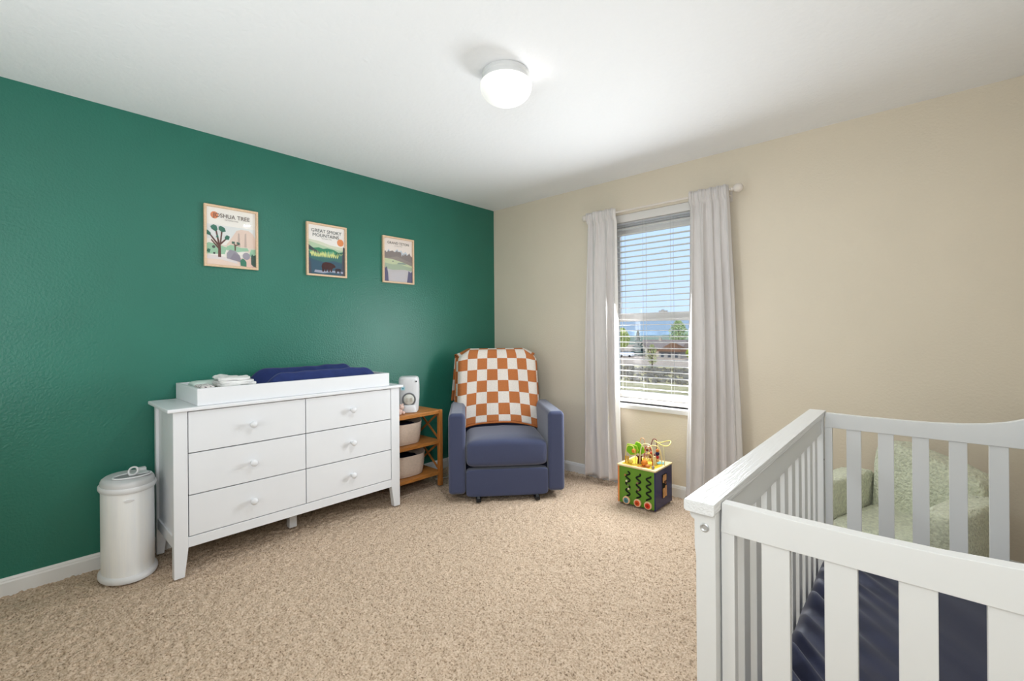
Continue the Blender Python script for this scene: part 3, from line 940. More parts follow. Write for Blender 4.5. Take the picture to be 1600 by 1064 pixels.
# ------------------------------------------------------------------ bamboo shelf with baskets
def shelf():
    x0, x1, y0, y1 = 0.028, 0.378, -1.425, -0.988
    t = thing('bamboo_shelf', 'low three tier bamboo side table with crossed sides, right of the dresser', 'side table', (0.2, -1.2, 0))
    lg = 0.032
    for x in (x0, x1 - lg):
        for y in (y0, y1 - lg):
            obj('leg', box(B(), x, x + lg, y, y + lg, 0, 0.602, 0.003), M['bamboo_z'], t, smooth=30)
    for z0, z1 in ((0.575, 0.600), (0.340, 0.360), (0.095, 0.115)):
        s = box(B(), x0 + lg + 0.002, x1 - lg - 0.002, y0 + 0.006, y1 - 0.006, z0 + 0.004, z1 - 0.001, 0.002)
        obj('shelf_board', s, M['bamboo'], t, smooth=30)
        for x in (x0, x1 - lg):
            obj('shelf_rail', box(B(), x + 0.002, x + lg - 0.002, y0 + lg + .001, y1 - lg - .001, z0 - 0.004, z1 + 0.001, 0.003), M['bamboo'], t, smooth=30)
    for y in (y0 + lg / 2, y1 - lg / 2):
        for za, zb in ((0.362, 0.570), (0.118, 0.334)):
            for k, (p, q) in enumerate((((x0 + lg, za), (x1 - lg, zb)), ((x0 + lg, zb), (x1 - lg, za)))):
                yy = y + (0.005 if k else -0.005)
                obj('cross_brace', bar(B(), (p[0], yy, p[1]), (q[0], yy, q[1]), 0.014, 0.009, (0, 1, 0)), M['bamboo_z'], t)
shelf()

def basket(cy, z0, h, label, hx, hy):
    cx = 0.205
    t = thing('rope_basket', label, 'basket', (cx, cy, z0), group='rope baskets on the bamboo table')
    def ring(k, z, dz=0.0, inset=0.0):
        r = []
        for i in range(56):
            a = 2 * math.pi * i / 56
            c, s = math.cos(a), math.sin(a)
            e = 0.62
            x = cx + (hx * k - inset) * math.copysign(abs(c) ** e, c)
            y = cy + (hy * k - inset) * math.copysign(abs(s) ** e, s)
            r.append((x, y, z + dz * (abs(s) ** 4)))
        return r
    b = B()
    prof = []
    nc = 10
    for i in range(nc + 1):
        v = i / nc
        k = 0.86 + 0.14 * math.sin(v * math.pi * 0.62) / math.sin(math.pi * 0.62) if v < 1 else 1.0
        k = 0.86 + 0.14 * (v ** 0.6)
        prof.append((k, z0 + 0.002 + v * h))
        if i < nc:
            prof.append((k + 0.012, z0 + 0.002 + (v + 0.5 / nc) * h))
    rings = [ring(k, z, 0.022 * ((z - z0) / h) ** 2) for k, z in prof]
    rings += [ring(1.0, z0 + h + 0.003, 0.022, 0.004), ring(1.0, z0 + h - 0.002, 0.022, 0.008)] + [ring(0.86 + 0.14 * (v ** 0.6), z0 + 0.008 + v * (h - 0.012), 0.022 * v * v, 0.009) for v in (0.8, 0.5, 0.2, 0.0)]
    loft(b, rings)
    obj('rope_wall', b, M['rope'], t, smooth=60)
    # loop handle at the far end
    b = B()
    pts = [(cx + math.sin(a) * 0.032, cy + hy + 0.004, z0 + h - 0.008 + math.cos(a) * 0.034) for a in [math.radians(-100 + 20 * i) for i in range(11)]]
    tube(b, pts, 0.0045, 7)
    obj('handle', b, M['rope'], t, smooth=180)
    return t
basket(-1.262, 0.361, 0.158, 'cream rope basket on the middle shelf of the bamboo table', 0.128, 0.145)
basket(-1.240, 0.116, 0.158, 'cream rope basket on the bottom shelf of the bamboo table', 0.132, 0.152)
for (c, h, sd, lab) in (((0.205, -1.262, 0.4475), (0.100, 0.115, 0.072), 11.0, 'dark navy cloth bundle inside the upper rope basket'),
                        ((0.205, -1.240, 0.1985), (0.104, 0.120, 0.066), 14.0, 'dark navy cloth bundle inside the lower rope basket')):
    o = obj('cloth_bundle', soft_slab(c, h, sd, 0.006, 0.6), mat('dark navy cloth', (34, 34, 54), 0.9, 0.1), None, smooth=180, loc=(c[0], c[1], c[2] - h[2]))
    tag(o, lab, 'cloth', 'cloth bundles in the baskets')

def device():
    cx, cy, z0 = 0.235, -1.205, 0.6015
    t = thing('bottle_sterilizer', 'white rounded tabletop appliance with a clear round porthole on the bamboo table', 'appliance', (cx, cy, z0), math.radians(-36))
    # local frame: +x faces the room
    def ring(a, b, z, ox=0.0, n=40):
        r = []
        for i in range(n):
            q = 2 * math.pi * i / n
            c, s = math.cos(q), math.sin(q)
            e = 0.72
            r.append((ox + a * math.copysign(abs(c) ** e, c), b * math.copysign(abs(s) ** e, s), z))
        return r
    b = B()
    loft(b, [ring(.052, .060, .0), ring(.060, .070, .006), ring(.064, .076, .05), ring(.066, .080, .12), ring(.066, .081, .20), ring(.064, .078, .252), ring(.058, .071, .268), ring(.046, .058, .273)])
    obj('housing', b, M['device'], t, local=True, smooth=50)
    b = B()
    loft(b, [ring(.040, .060, .001, .045), ring(.043, .063, .006, .046), ring(.040, .055, .045, .046), ring(.036, .050, .058, .042)])
    obj('base_collar', b, M['device'], t, local=True, smooth=50)
    zc = 0.100
    b = B()
    tube(b, [(0.069, 0.048 * math.cos(2 * math.pi * i / 40), zc + 0.048 * math.sin(2 * math.pi * i / 40)) for i in range(40)], 0.005, 8, closed=True)
    q = obj('porthole_ring', b, mat('grey smoked ring', (120, 122, 126), 0.3, 0.5), t, local=True, smooth=180)
    b = B()
    loft(b, [[(0.066 + 0.016 * math.sqrt(max(0, 1 - k * k)), 0.045 * k * math.cos(2 * math.pi * i / 32), zc + 0.045 * k * math.sin(2 * math.pi * i / 32)) for i in range(32)] for k in (1.0, .85, .6, .3, .05)])
    obj('porthole_cover', b, mat('milky cover', (214, 212, 204), 0.12, 0.6), t, local=True, smooth=180)
    b = B()
    for yy in (-0.016, 0.016):
        box(b, 0.0795, 0.0822, yy - 0.008, yy + 0.008, zc - 0.014, zc + 0.012, 0.003)
    obj('porthole_inset', b, flat((196, 188, 176)), t, local=True)
    obj('power_button', box(B(), 0.030, 0.0655, 0.050, 0.062, .232, .242, 0.002), M['black_plastic'], t, local=True)
    b = box(B(), 0.0655, 0.0672, -0.058, -0.030, 0.172, 0.200, 0.0)
    q = obj('sticker', b, flat((176, 216, 228)), t, local=True)
    b = box(B(), 0.0672, 0.0675, -0.050, -0.038, 0.179, 0.191, 0.0)
    obj('sticker_icon', b, flat((84, 150, 172)), t, local=True)
device()
b = B()
ball(b, (0.305, -1.345, 0.628), 0.026); ball(b, (0.318, -1.332, 0.656), 0.020); ball(b, (0.322, -1.318, 0.614), 0.013); ball(b, (0.330, -1.352, 0.612), 0.011)
ball(b, (0.312, -1.318, 0.674), 0.008); ball(b, (0.324, -1.345, 0.674), 0.008)
o = obj('plush_toy', b, M['plush'], None, smooth=180, loc=(0.312, -1.337, 0.602))
tag(o, 'tiny pinkish plush toy beside the white appliance on the bamboo table', 'toy')
b = tube(B(), [(0.24, -0.955, 0.006), (0.24, -0.92, 0.006), (0.27, -0.87, 0.007), (0.26, -0.84, 0.006), (0.23, -0.80, 0.006), (0.20, -0.75, 0.006), (0.16, -0.70, 0.006)], 0.0035, 7)
tag(obj('power_cord', b, M['cord'], None, smooth=180), 'pale thin power cord on the carpet between bamboo table and recliner', 'cord')

# ------------------------------------------------------------------ recliner
RA = math.radians(47.82)
def recliner():
    t = thing('recliner', 'blue grey upholstered glider recliner in the room corner', 'recliner', (0.697, -1.199, 0), RA)
    f = M['navy_fabric']
    def arm(x0, x1, inner):
        b = B()
        box(b, x0, x1, 0.0, 0.70, 0.045, 0.622, 0.028, 4)
        for v in b.verts:
            if v.co.z > 0.5:
                v.co.z += 0.014 * math.cos((v.co.x - (x0 + x1) / 2) / (x1 - x0) * math.pi) - 0.02 * max(0, v.co.y - 0.05)
        return b
    obj('arm', arm(0.0, 0.124, 1), f, t, local=True, smooth=50)
    obj('arm', arm(0.726, 0.850, -1), f, t, local=True, smooth=50)
    b = B()
    def swell(p):
        q = p.copy()
        s = 1 - ((p.x - 0.425) / 0.31) ** 2
        if p.z > 0.36:
            q.z += 0.020 * s - 0.03 * max(0, p.y - 0.25)
        if p.y < 0.05:
            q.y -= 0.010 * s
        return q
    puff(b, (0.425, 0.275, 0.329), (0.299, 0.285, 0.100), 0.12, 0.35, 56, 24, swell)
    obj('seat_cushion', b, f, t, local=True, smooth=180)
    b = B()
    puff(b, (0.425, 0.032, 0.126), (0.299, 0.040, 0.098), 0.14, 0.16, 48, 24)
    obj('footrest', b, f, t, local=True, smooth=180)
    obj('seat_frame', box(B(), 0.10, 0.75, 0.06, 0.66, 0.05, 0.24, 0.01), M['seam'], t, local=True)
    # reclined back, a thick slab between and above the arms
    b = B()
    rings = []
    def half(z):
        if z < 0.62: return 0.296
        return 0.296 + 0.014 * min(1, (z - 0.62) / 0.10)
    for j in range(26):
        v = j / 25
        z = 0.30 + v * 0.728
        yc = 0.602 + 0.155 * v
        hw = half(z)
        th = 0.068
        if v > 0.9:
            q = (v - 0.9) / 0.1
            th *= math.sqrt(max(0.02, 1 - q * q * 0.97)); hw -= 0.05 * q * q
        ring = []
        for i in range(40):
            a = 2 * math.pi * i / 40
            c, s = math.cos(a), math.sin(a)
            ring.append((0.412 + hw * math.copysign(abs(c) ** 0.22, c), yc + th * math.copysign(abs(s) ** 0.45, s), z))
        rings.append(ring)
    loft(b, rings)
    obj('backrest', b, f, t, local=True, smooth=180)
    # glider base: ring, cross bar, and the two front feet that peep out
    b = B()
    tube(b, [(0.42 + 0.27 * math.cos(2 * math.pi * i / 36), 0.36 + 0.27 * math.sin(2 * math.pi * i / 36), 0.014) for i in range(36)], 0.013, 8, closed=True)
    obj('glider_ring', b, M['black_plastic'], t, local=True, smooth=180)
    for x in (0.215, 0.64):
        b = B()
        bar(b, (x, -0.035, 0.010), (x, 0.55, 0.010), 0.035, 0.018, (0, 0, 1))
        bar(b, (x, -0.012, 0.012), (x + 0.0, 0.03, 0.055), 0.02, 0.02, (0, 0, 1))
        obj('glider_foot', b, M['black_plastic'], t, local=True)
recliner()

def blanket():
    m, nt, p = newmat('rust and cream checked knit')
    N, L = nt.nodes, nt.links
    uv = N.new('ShaderNodeTexCoord')
    ck = N.new('ShaderNodeTexChecker'); ck.inputs['Scale'].default_value = 1.0
    ck.inputs['Color1'].default_value = (*lin((196, 120, 72)), 1)
    ck.inputs['Color2'].default_value = (*lin((238, 228, 219)), 1)
    L.new(uv.outputs['UV'], ck.inputs['Vector'])
    nz = N.new('ShaderNodeTexNoise'); nz.inputs['Scale'].default_value = 9.0; nz.inputs['Detail'].default_value = 5
    L.new(uv.outputs['UV'], nz.inputs['Vector'])
    mr = N.new('ShaderNodeMapRange'); mr.inputs['To Min'].default_value = 0.82; mr.inputs['To Max'].default_value = 1.12
    L.new(nz.outputs[0], mr.inputs['Value'])
    mx = N.new('ShaderNodeMix'); mx.data_type = 'RGBA'; mx.blend_type = 'MULTIPLY'; mx.inputs[0].default_value = 1
    L.new(ck.outputs[0], mx.inputs[6]); L.new(mr.outputs[0], mx.inputs[7])
    L.new(mx.outputs[2], p.inputs['Base Color'])
    p.inputs['Roughness'].default_value = 0.95
    p.inputs['Specular IOR Level'].default_value = 0.1
    wv = N.new('ShaderNodeTexWave'); wv.inputs['Scale'].default_value = 4.5; wv.inputs['Distortion'].default_value = 1.0
    L.new(uv.outputs['UV'], wv.inputs['Vector'])
    bp = N.new('ShaderNodeBump'); bp.inputs['Strength'].default_value = 0.35; bp.inputs['Distance'].default_value = 0.003
    L.new(wv.outputs[0], bp.inputs['Height']); L.new(bp.outputs[0], p.inputs['Normal'])

    t = thing('throw_blanket', 'rust and cream checkered throw draped over the recliner back', 'blanket', (0.697, -1.199, 0.45), RA)
    t_w = WORLD[t.name]
    # path of the cloth in the (depth, height) plane: down the back, over the top, down the front
    path = [(0.865, 0.60), (0.862, 0.80), (0.850, 0.98), (0.835, 1.035), (0.795, 1.066), (0.735, 1.068), (0.690, 1.052), (0.655, 1.00), (0.625, 0.90), (0.598, 0.80), (0.572, 0.70), (0.548, 0.61), (0.530, 0.55), (0.515, 0.50), (0.505, 0.468)]
    L_ = [0]
    for a, b_ in zip(path, path[1:]):
        L_.append(L_[-1] + math.hypot(b_[0] - a[0], b_[1] - a[1]))
    top = L_[5]
    def at(s):
        for i in range(len(path) - 1):
            if s <= L_[i + 1] or i == len(path) - 2:
                f = (s - L_[i]) / (L_[i + 1] - L_[i])
                a, b_ = path[i], path[i + 1]
                return a[0] + (b_[0] - a[0]) * f, a[1] + (b_[1] - a[1]) * f
    bm = B()
    uvl = bm.loops.layers.uv.new('UVMap')
    nu, nv = 64, 90
    UV = {}
    def fn(u, v):
        s = v * L_[-1]
        y, z = at(s)
        c = 2 * u - 1
        front = max(0.0, min(1.0, (s - top) / (L_[-1] - top)))
        back = max(0.0, (top - s) / top)
        hw = 0.352 + 0.012 * front - 0.03 * max(0, 1 - abs(s - top) / 0.09) + 0.035 * back
        x = 0.400 + c * hw + (0.022 * math.sin(c * math.pi) * front)
        y += 0.075 * max(0.0, (abs(c) - 0.86) / 0.14) ** 1.5 * (1 if s > top else -0.3)
        if s > top:
            z -= 0.068 * abs(c) ** 2.2 * front
            y -= 0.012 * math.sin(front * math.pi) * (1 - c * c) * -1
        z -= 0.075 * max(0, abs(c) - 0.72) / 0.28 * max(0, 1 - abs(s - top) / 0.16)
        y += 0.004 * math.sin(9 * c + 5 * s)
        if back > 0:
            x -= 0.018 * back
        return Vector((x, y, max(z, 0.40)))
    vs = grid(bm, fn, nu, nv)
    for j in range(nv):
        for i in range(nu):
            s = (j / (nv - 1)) * L_[-1] - top
            UV[vs[j][i]] = (i / (nu - 1) * 8.5 - 0.25 + 20, s / 0.0965 + 19.72)
    for fc in bm.faces:
        for lp in fc.loops:
            lp[uvl].uv = UV[lp.vert]
    me = bpy.data.meshes.new('knit')
    bm.to_mesh(me); bm.free()
    me.materials.append(m)
    me.shade_smooth()
    o = bpy.data.objects.new('knit', me); COL.objects.link(o); o.parent = t
    o.location = (0, 0, -0.45)
    md = o.modifiers.new('thickness', 'SOLIDIFY'); md.thickness = 0.007; md.offset = 0
    b = B()
    ed = [fn(i / 40, 1.0) + Vector((0, -0.002, -0.45 - 0.006)) for i in range(41)]
    tube(b, ed, 0.008, 8)
    q = obj('border', b, M['rust_knit'], t, local=True, smooth=180)
    b = B()
    ed = [fn(0.0, i / 40) + Vector((-0.004, 0, -0.45)) for i in range(14, 41)]
    tube(b, ed, 0.006, 8)
    obj('border', b, M['rust_knit'], t, local=True, smooth=180)
blanket()

# ------------------------------------------------------------------ activity cube
def activity_cube():
    x0, x1, y0, y1, H = 1.606, 1.886, -0.400, -0.130, 0.262
    t = thing('activity_cube', 'wooden toy activity cube with bead maze under the window', 'toy', ((x0 + x1) / 2, (y0 + y1) / 2, 0))
    G = mat('green toy paint', (92, 138, 30), 0.35, 0.5, var=0.10, vscale=9)
    Nv = mat('navy toy paint', (30, 30, 84), 0.25, 0.5)
    Or = mat('orange toy paint', (226, 138, 74), 0.4, 0.5)
    Wd = mat('pale toy wood', (232, 208, 160), 0.45, 0.4, var=0.06, vscale=30)
    Dk = flat((22, 26, 20)); Ye = mat('yellow toy paint', (232, 196, 48), 0.4, 0.5)
    obj('front_panel', box(B(), x0 + .012, x1 - .008, y0, y0 + .010, 0.006, H, 0.0015), G, t)
    obj('right_panel', box(B(), x1 - .010, x1, y0, y1, 0.002, H, 0.0015), Nv, t)
    obj('left_panel', box(B(), x0, x0 + .012, y0 - .004, y1, 0.006, H, 0.002), Or, t)
    obj('back_panel', box(B(), x0 + .012, x1 - .010, y1 - .010, y1, 0.006, H), Ye, t)
    obj('top_board', box(B(), x0 - .004, x1 + .004, y0 - .006, y1 + .004, H, H + .012, 0.003), Wd, t, smooth=30)
    for k, xc in enumerate((x0 + 0.078, x0 + 0.158, x0 + 0.232)):
        pts = [(xc + 0.016 * math.sin(i * 0.55 + (k * 0.6)), y0 - 0.0006, 0.232 - i * 0.0042) for i in range(42)]
        obj('wavy_slot', tube(B(), pts, 0.0062, 6), Dk, t, smooth=180)
    for q, (xc, zc, rgb) in enumerate(((x0 + .060, .205, (176, 120, 70)), (x0 + .070, .165, (232, 220, 190)), (x0 + .085, .112, (232, 220, 190)), (x0 + .082, .138, (120, 130, 90)), (x0 + .152, .168, (150, 110, 90)), (x0 + .158, .122, (160, 120, 100)))):
        obj('bead', ball(B(), (xc, y0 - .006, zc), 0.0078), flat(rgb, 0.4), t, smooth=180)
    for xc, rgb in ((x0 + .068, (92, 140, 150)), (x0 + .152, (222, 84, 40)), (x0 + .228, (222, 60, 36))):
        b = B()
        def disc(r, d): return [(xc + r * math.cos(2 * math.pi * i / 28), y0 - d, 0.030 + r * math.sin(2 * math.pi * i / 28)) for i in range(28)]
        loft(b, [disc(.027, 0.001), disc(.027, .010), disc(.025, .012), disc(.018, .012)])
        o = obj('gear_wheel', b, mat('gear rim', (238, 190, 150), 0.4, 0.5), t, smooth=30)
        b = B(); loft(b, [disc(.0185, .0105), disc(.0185, .0135), disc(.004, .0145)])
        obj('gear_face', b, flat(rgb, 0.35), o, smooth=30)
        b = B()
        bar(b, (xc - .010, y0 - .0142, .030), (xc + .010, y0 - .0142, .030), .004, .004, (0, 1, 0)); bar(b, (xc, y0 - .0142, .020), (xc, y0 - .0142, .040), .004, .004, (0, 1, 0))
        obj('gear_spoke', b, flat(tuple(int(v * .7) for v in rgb), 0.4), o)
    # figures sliding in the slot of the right side
    ym = (y0 + y1) / 2 + 0.010
    obj('side_slot', box(B(), x1, x1 + .0012, ym - .040, ym + .034, .060, .222), Dk, t)
    b = B()
    box(b, x1 + .0012, x1 + .007, ym - .034, ym - .006, .062, .128, .003)
    box(b, x1 + .0012, x1 + .007, ym + .000, ym + .026, .066, .140, .003)
    box(b, x1 + .0012, x1 + .007, ym - .030, ym + .020, .176, .218, .004)
    box(b, x1 + .0012, x1 + .007, ym - .034, ym - .018, .165, .205, .003)
    obj('slot_figure', b, mat('varnished toy wood', (206, 150, 92), 0.4, 0.4, var=0.2, vscale=30), t, smooth=30)
    obj('slot_figure', ball(B(), (x1 + .004, ym + .008, .160), .012, 0.5, 1, 1), flat((110, 70, 46), .4), t, smooth=180)
    Z = H + .012
    # painted meadow, pond
    pts = [(x0 + .02, y0 + .02), (x0 + .10, y0 + .012), (x0 + .18, y0 + .03), (x0 + .23, y0 + .016), (x1 - .02, y0 + .05), (x1 - .015, y1 - .12), (x1 - .08, y1 - .05), (x0 + .10, y1 - .03), (x0 + .02, y1 - .05)]
    obj('meadow_top', prism(B(), pts, 'z', Z, Z + .0015), Ye, t)
    obj('path_top', prism(B(), [(x0 + .14, y0 + .012), (x0 + .19, y0 + .018), (x0 + .21, y0 + .09), (x0 + .16, y0 + .08)], 'z', Z + .0015, Z + .0025), flat((216, 140, 70), .5), t)
    obj('pond_top', prism(B(), [(x1 - .09, y1 - .10), (x1 - .05, y1 - .12), (x1 - .02, y1 - .09), (x1 - .03, y1 - .05), (x1 - .08, y1 - .05)], 'z', Z + .0015, Z + .006), flat((120, 176, 178), .4), t)
    # the tree: trunk, two leafy slabs with lighter edges, knob
    LG = mat('lime toy paint', (120, 190, 24), 0.4, 0.5); LE = mat('lime edge', (190, 214, 60), 0.4, 0.5)
    ty = y0 + 0.085
    b = B(); prism(b, [(x0 + .108, Z), (x0 + .150, Z), (x0 + .138, Z + .045), (x0 + .150, Z + .062), (x0 + .136, Z + .058), (x0 + .128, Z + .072), (x0 + .118, Z + .054), (x0 + .098, Z + .058), (x0 + .114, Z + .042)], 'y', ty - .006, ty + .006, .001)
    obj('tree_trunk', b, flat((96, 52, 30), .45), t)
    def lobe(pts, y, th, m_, nm):
        obj(nm, prism(B(), pts, 'y', y - th, y + th, .0025), m_, t, smooth=40)
    l1 = [(x0 + .030, Z + .075), (x0 + .060, Z + .054), (x0 + .100, Z + .066), (x0 + .118, Z + .095), (x0 + .105, Z + .125), (x0 + .070, Z + .128), (x0 + .035, Z + .128), (x0 + .026, Z + .100)]
    l2 = [(x0 + .090, Z + .080), (x0 + .130, Z + .066), (x0 + .158, Z + .085), (x0 + .150, Z + .118), (x0 + .122, Z + .145), (x0 + .096, Z + .150), (x0 + .080, Z + .120)]
    lobe(l2, ty + .012, .006, LG, 'tree_leaves'); lobe(l1, ty - .002, .006, LG, 'tree_leaves')
    obj('leaf_edge', tube(B(), [(p[0], ty - .004, p[1]) for p in l1], .0035, 6, closed=True), LE, t, smooth=180)
    obj('leaf_edge', tube(B(), [(p[0], ty + .010, p[1]) for p in l2], .0035, 6, closed=True), LE, t, smooth=180)
    obj('tree_knob', ball(B(), (x0 + .090, ty - .016, Z + .090), .017), flat((226, 138, 58), .35), t, smooth=180)
    for xk in (x0 + .034, x0 + .052):
        obj('fence_post', box(B(), xk - .006, xk + .006, y0 + .050, y0 + .058, Z, Z + .050, .002), flat((206, 160, 54), .45), t)
    obj('toy_animal', ball(B(), (x0 + .078, y0 + .045, Z + .018), .016, 1.2, .7, 1), flat((238, 206, 96), .4), t, smooth=180)
    obj('wooden_ball', ball(B(), (x0 + .176, y0 + .055, Z + .023), .023), flat((226, 134, 46), .35), t, smooth=180)
    obj('toy_animal', ball(B(), (x0 + .205, y0 + .040, Z + .010), .013, 1.5, .8, .8), flat((206, 128, 70), .4), t, smooth=180)
    obj('toy_animal', ball(B(), (x0 + .250, y0 + .030, Z + .011), .011, 1, .8, 1.1), flat((150, 136, 128), .4), t, smooth=180)
    # bead wires
    def arch(xa, xb, y, h, rgb, r=.0028, dy=0.0, lean=0.0):
        pts = []
        for i in range(25):
            a = math.pi * i / 24
            s = math.sin(a)
            xx = (xa + xb) / 2 - (xb - xa) / 2 * math.copysign(abs(math.cos(a)) ** .6, math.cos(a))
            pts.append((xx + lean * s, y + dy * (i / 24), Z + h * s ** .8))
        obj('bead_wire', tube(B(), pts, r, 7), flat(rgb, .35), t, smooth=180)
    arch(x0 + .130, x0 + .232, y0 + .080, .150, (236, 226, 176), .0040)
    arch(x0 + .150, x0 + .215, y0 + .100, .128, (190, 88, 70), .0035)
    arch(x0 + .160, x0 + .255, y0 + .130, .132, (236, 214, 150), .0035, .03)
    arch(x0 + .145, x0 + .195, y0 + .190, .168, (130, 60, 64), .0030, .0, .02)
    arch(x0 + .075, x0 + .125, y0 + .180, .162, (226, 170, 130), .0028)
    arch(x0 + .030, x0 + .110, y0 + .055, .128, (232, 214, 130), .0025)
    spiral = [(x0 + .188 + .030 * math.cos(i * .5) * (1 - i / 60), y0 + .09 + i * .001, Z + .05 + .034 * math.sin(i * .5) * (1 - i / 60) + i * .0006) for i in range(40)]
    obj('bead_wire', tube(B(), spiral, .0026, 6), flat((240, 214, 130), .35), t, smooth=180)
    loopc = (x1 - .035, y1 - .07, Z + .148)
    obj('bead_wire', tube(B(), [(loopc[0] + .055 * math.cos(2 * math.pi * i / 28), loopc[1] + .050 * math.sin(2 * math.pi * i / 28), loopc[2] + .012 * math.sin(4 * math.pi * i / 28)) for i in range(28)], .0030, 7, closed=True), flat((238, 226, 130), .35), t, smooth=180)
    obj('bead_wire', tube(B(), [(loopc[0] + .020, loopc[1] - .045, loopc[2] - .004), (loopc[0] + .028, loopc[1] - .045, loopc[2] - .05), (loopc[0] + .030, loopc[1] - .040, Z)], .0026, 6), flat((232, 222, 170), .35), t, smooth=180)
    obj('bead_wire', tube(B(), [(loopc[0] - .015, loopc[1] - .048, loopc[2] + .004), (loopc[0] - .018, loopc[1] - .048, loopc[2] - .06), (loopc[0] - .024, loopc[1] - .05, Z)], .0026, 6), flat((232, 214, 140), .35), t, smooth=180)
    bx, by = loopc[0] - .018, loopc[1] - .048
    for dz, rr, rgb in ((.098, .012, (222, 130, 60)), (.076, .014, (34, 36, 84)), (.052, .012, (190, 50, 50)), (.030, .013, (240, 190, 120))):
        obj('bead', ball(B(), (bx, by, Z + dz), rr), flat(rgb, .3), t, smooth=180)
    for xx, zz, rr, rgb in ((x0 + .176, .104, .010, (120, 44, 50)), (x0 + .206, .090, .010, (200, 90, 60)), (x0 + .196, .066, .009, (150, 110, 60)), (x0 + .170, .070, .010, (196, 150, 140)), (x0 + .228, .080, .009, (140, 80, 70)), (x0 + .212, .046, .011, (224, 160, 80)), (x0 + .184, .126, .009, (236, 200, 170))):
        obj('bead', ball(B(), (xx, y0 + .098, Z + zz), rr), flat(rgb, .3), t, smooth=180)
    b = B(); lathe(b, [(.006, 0), (.009, .004), (.009, .020), (.012, .026), (.012, .040), (.006, .046)], (bx - .034, by - .02, Z + .022), 14)
    obj('bead', b, flat((120, 30, 40), .3), t, smooth=40)
    obj('toy_animal', box(B(), bx - .020, bx + .002, by - .040, by - .022, Z, Z + .062, .004), flat((238, 222, 170), .4), t, smooth=30)
activity_cube()

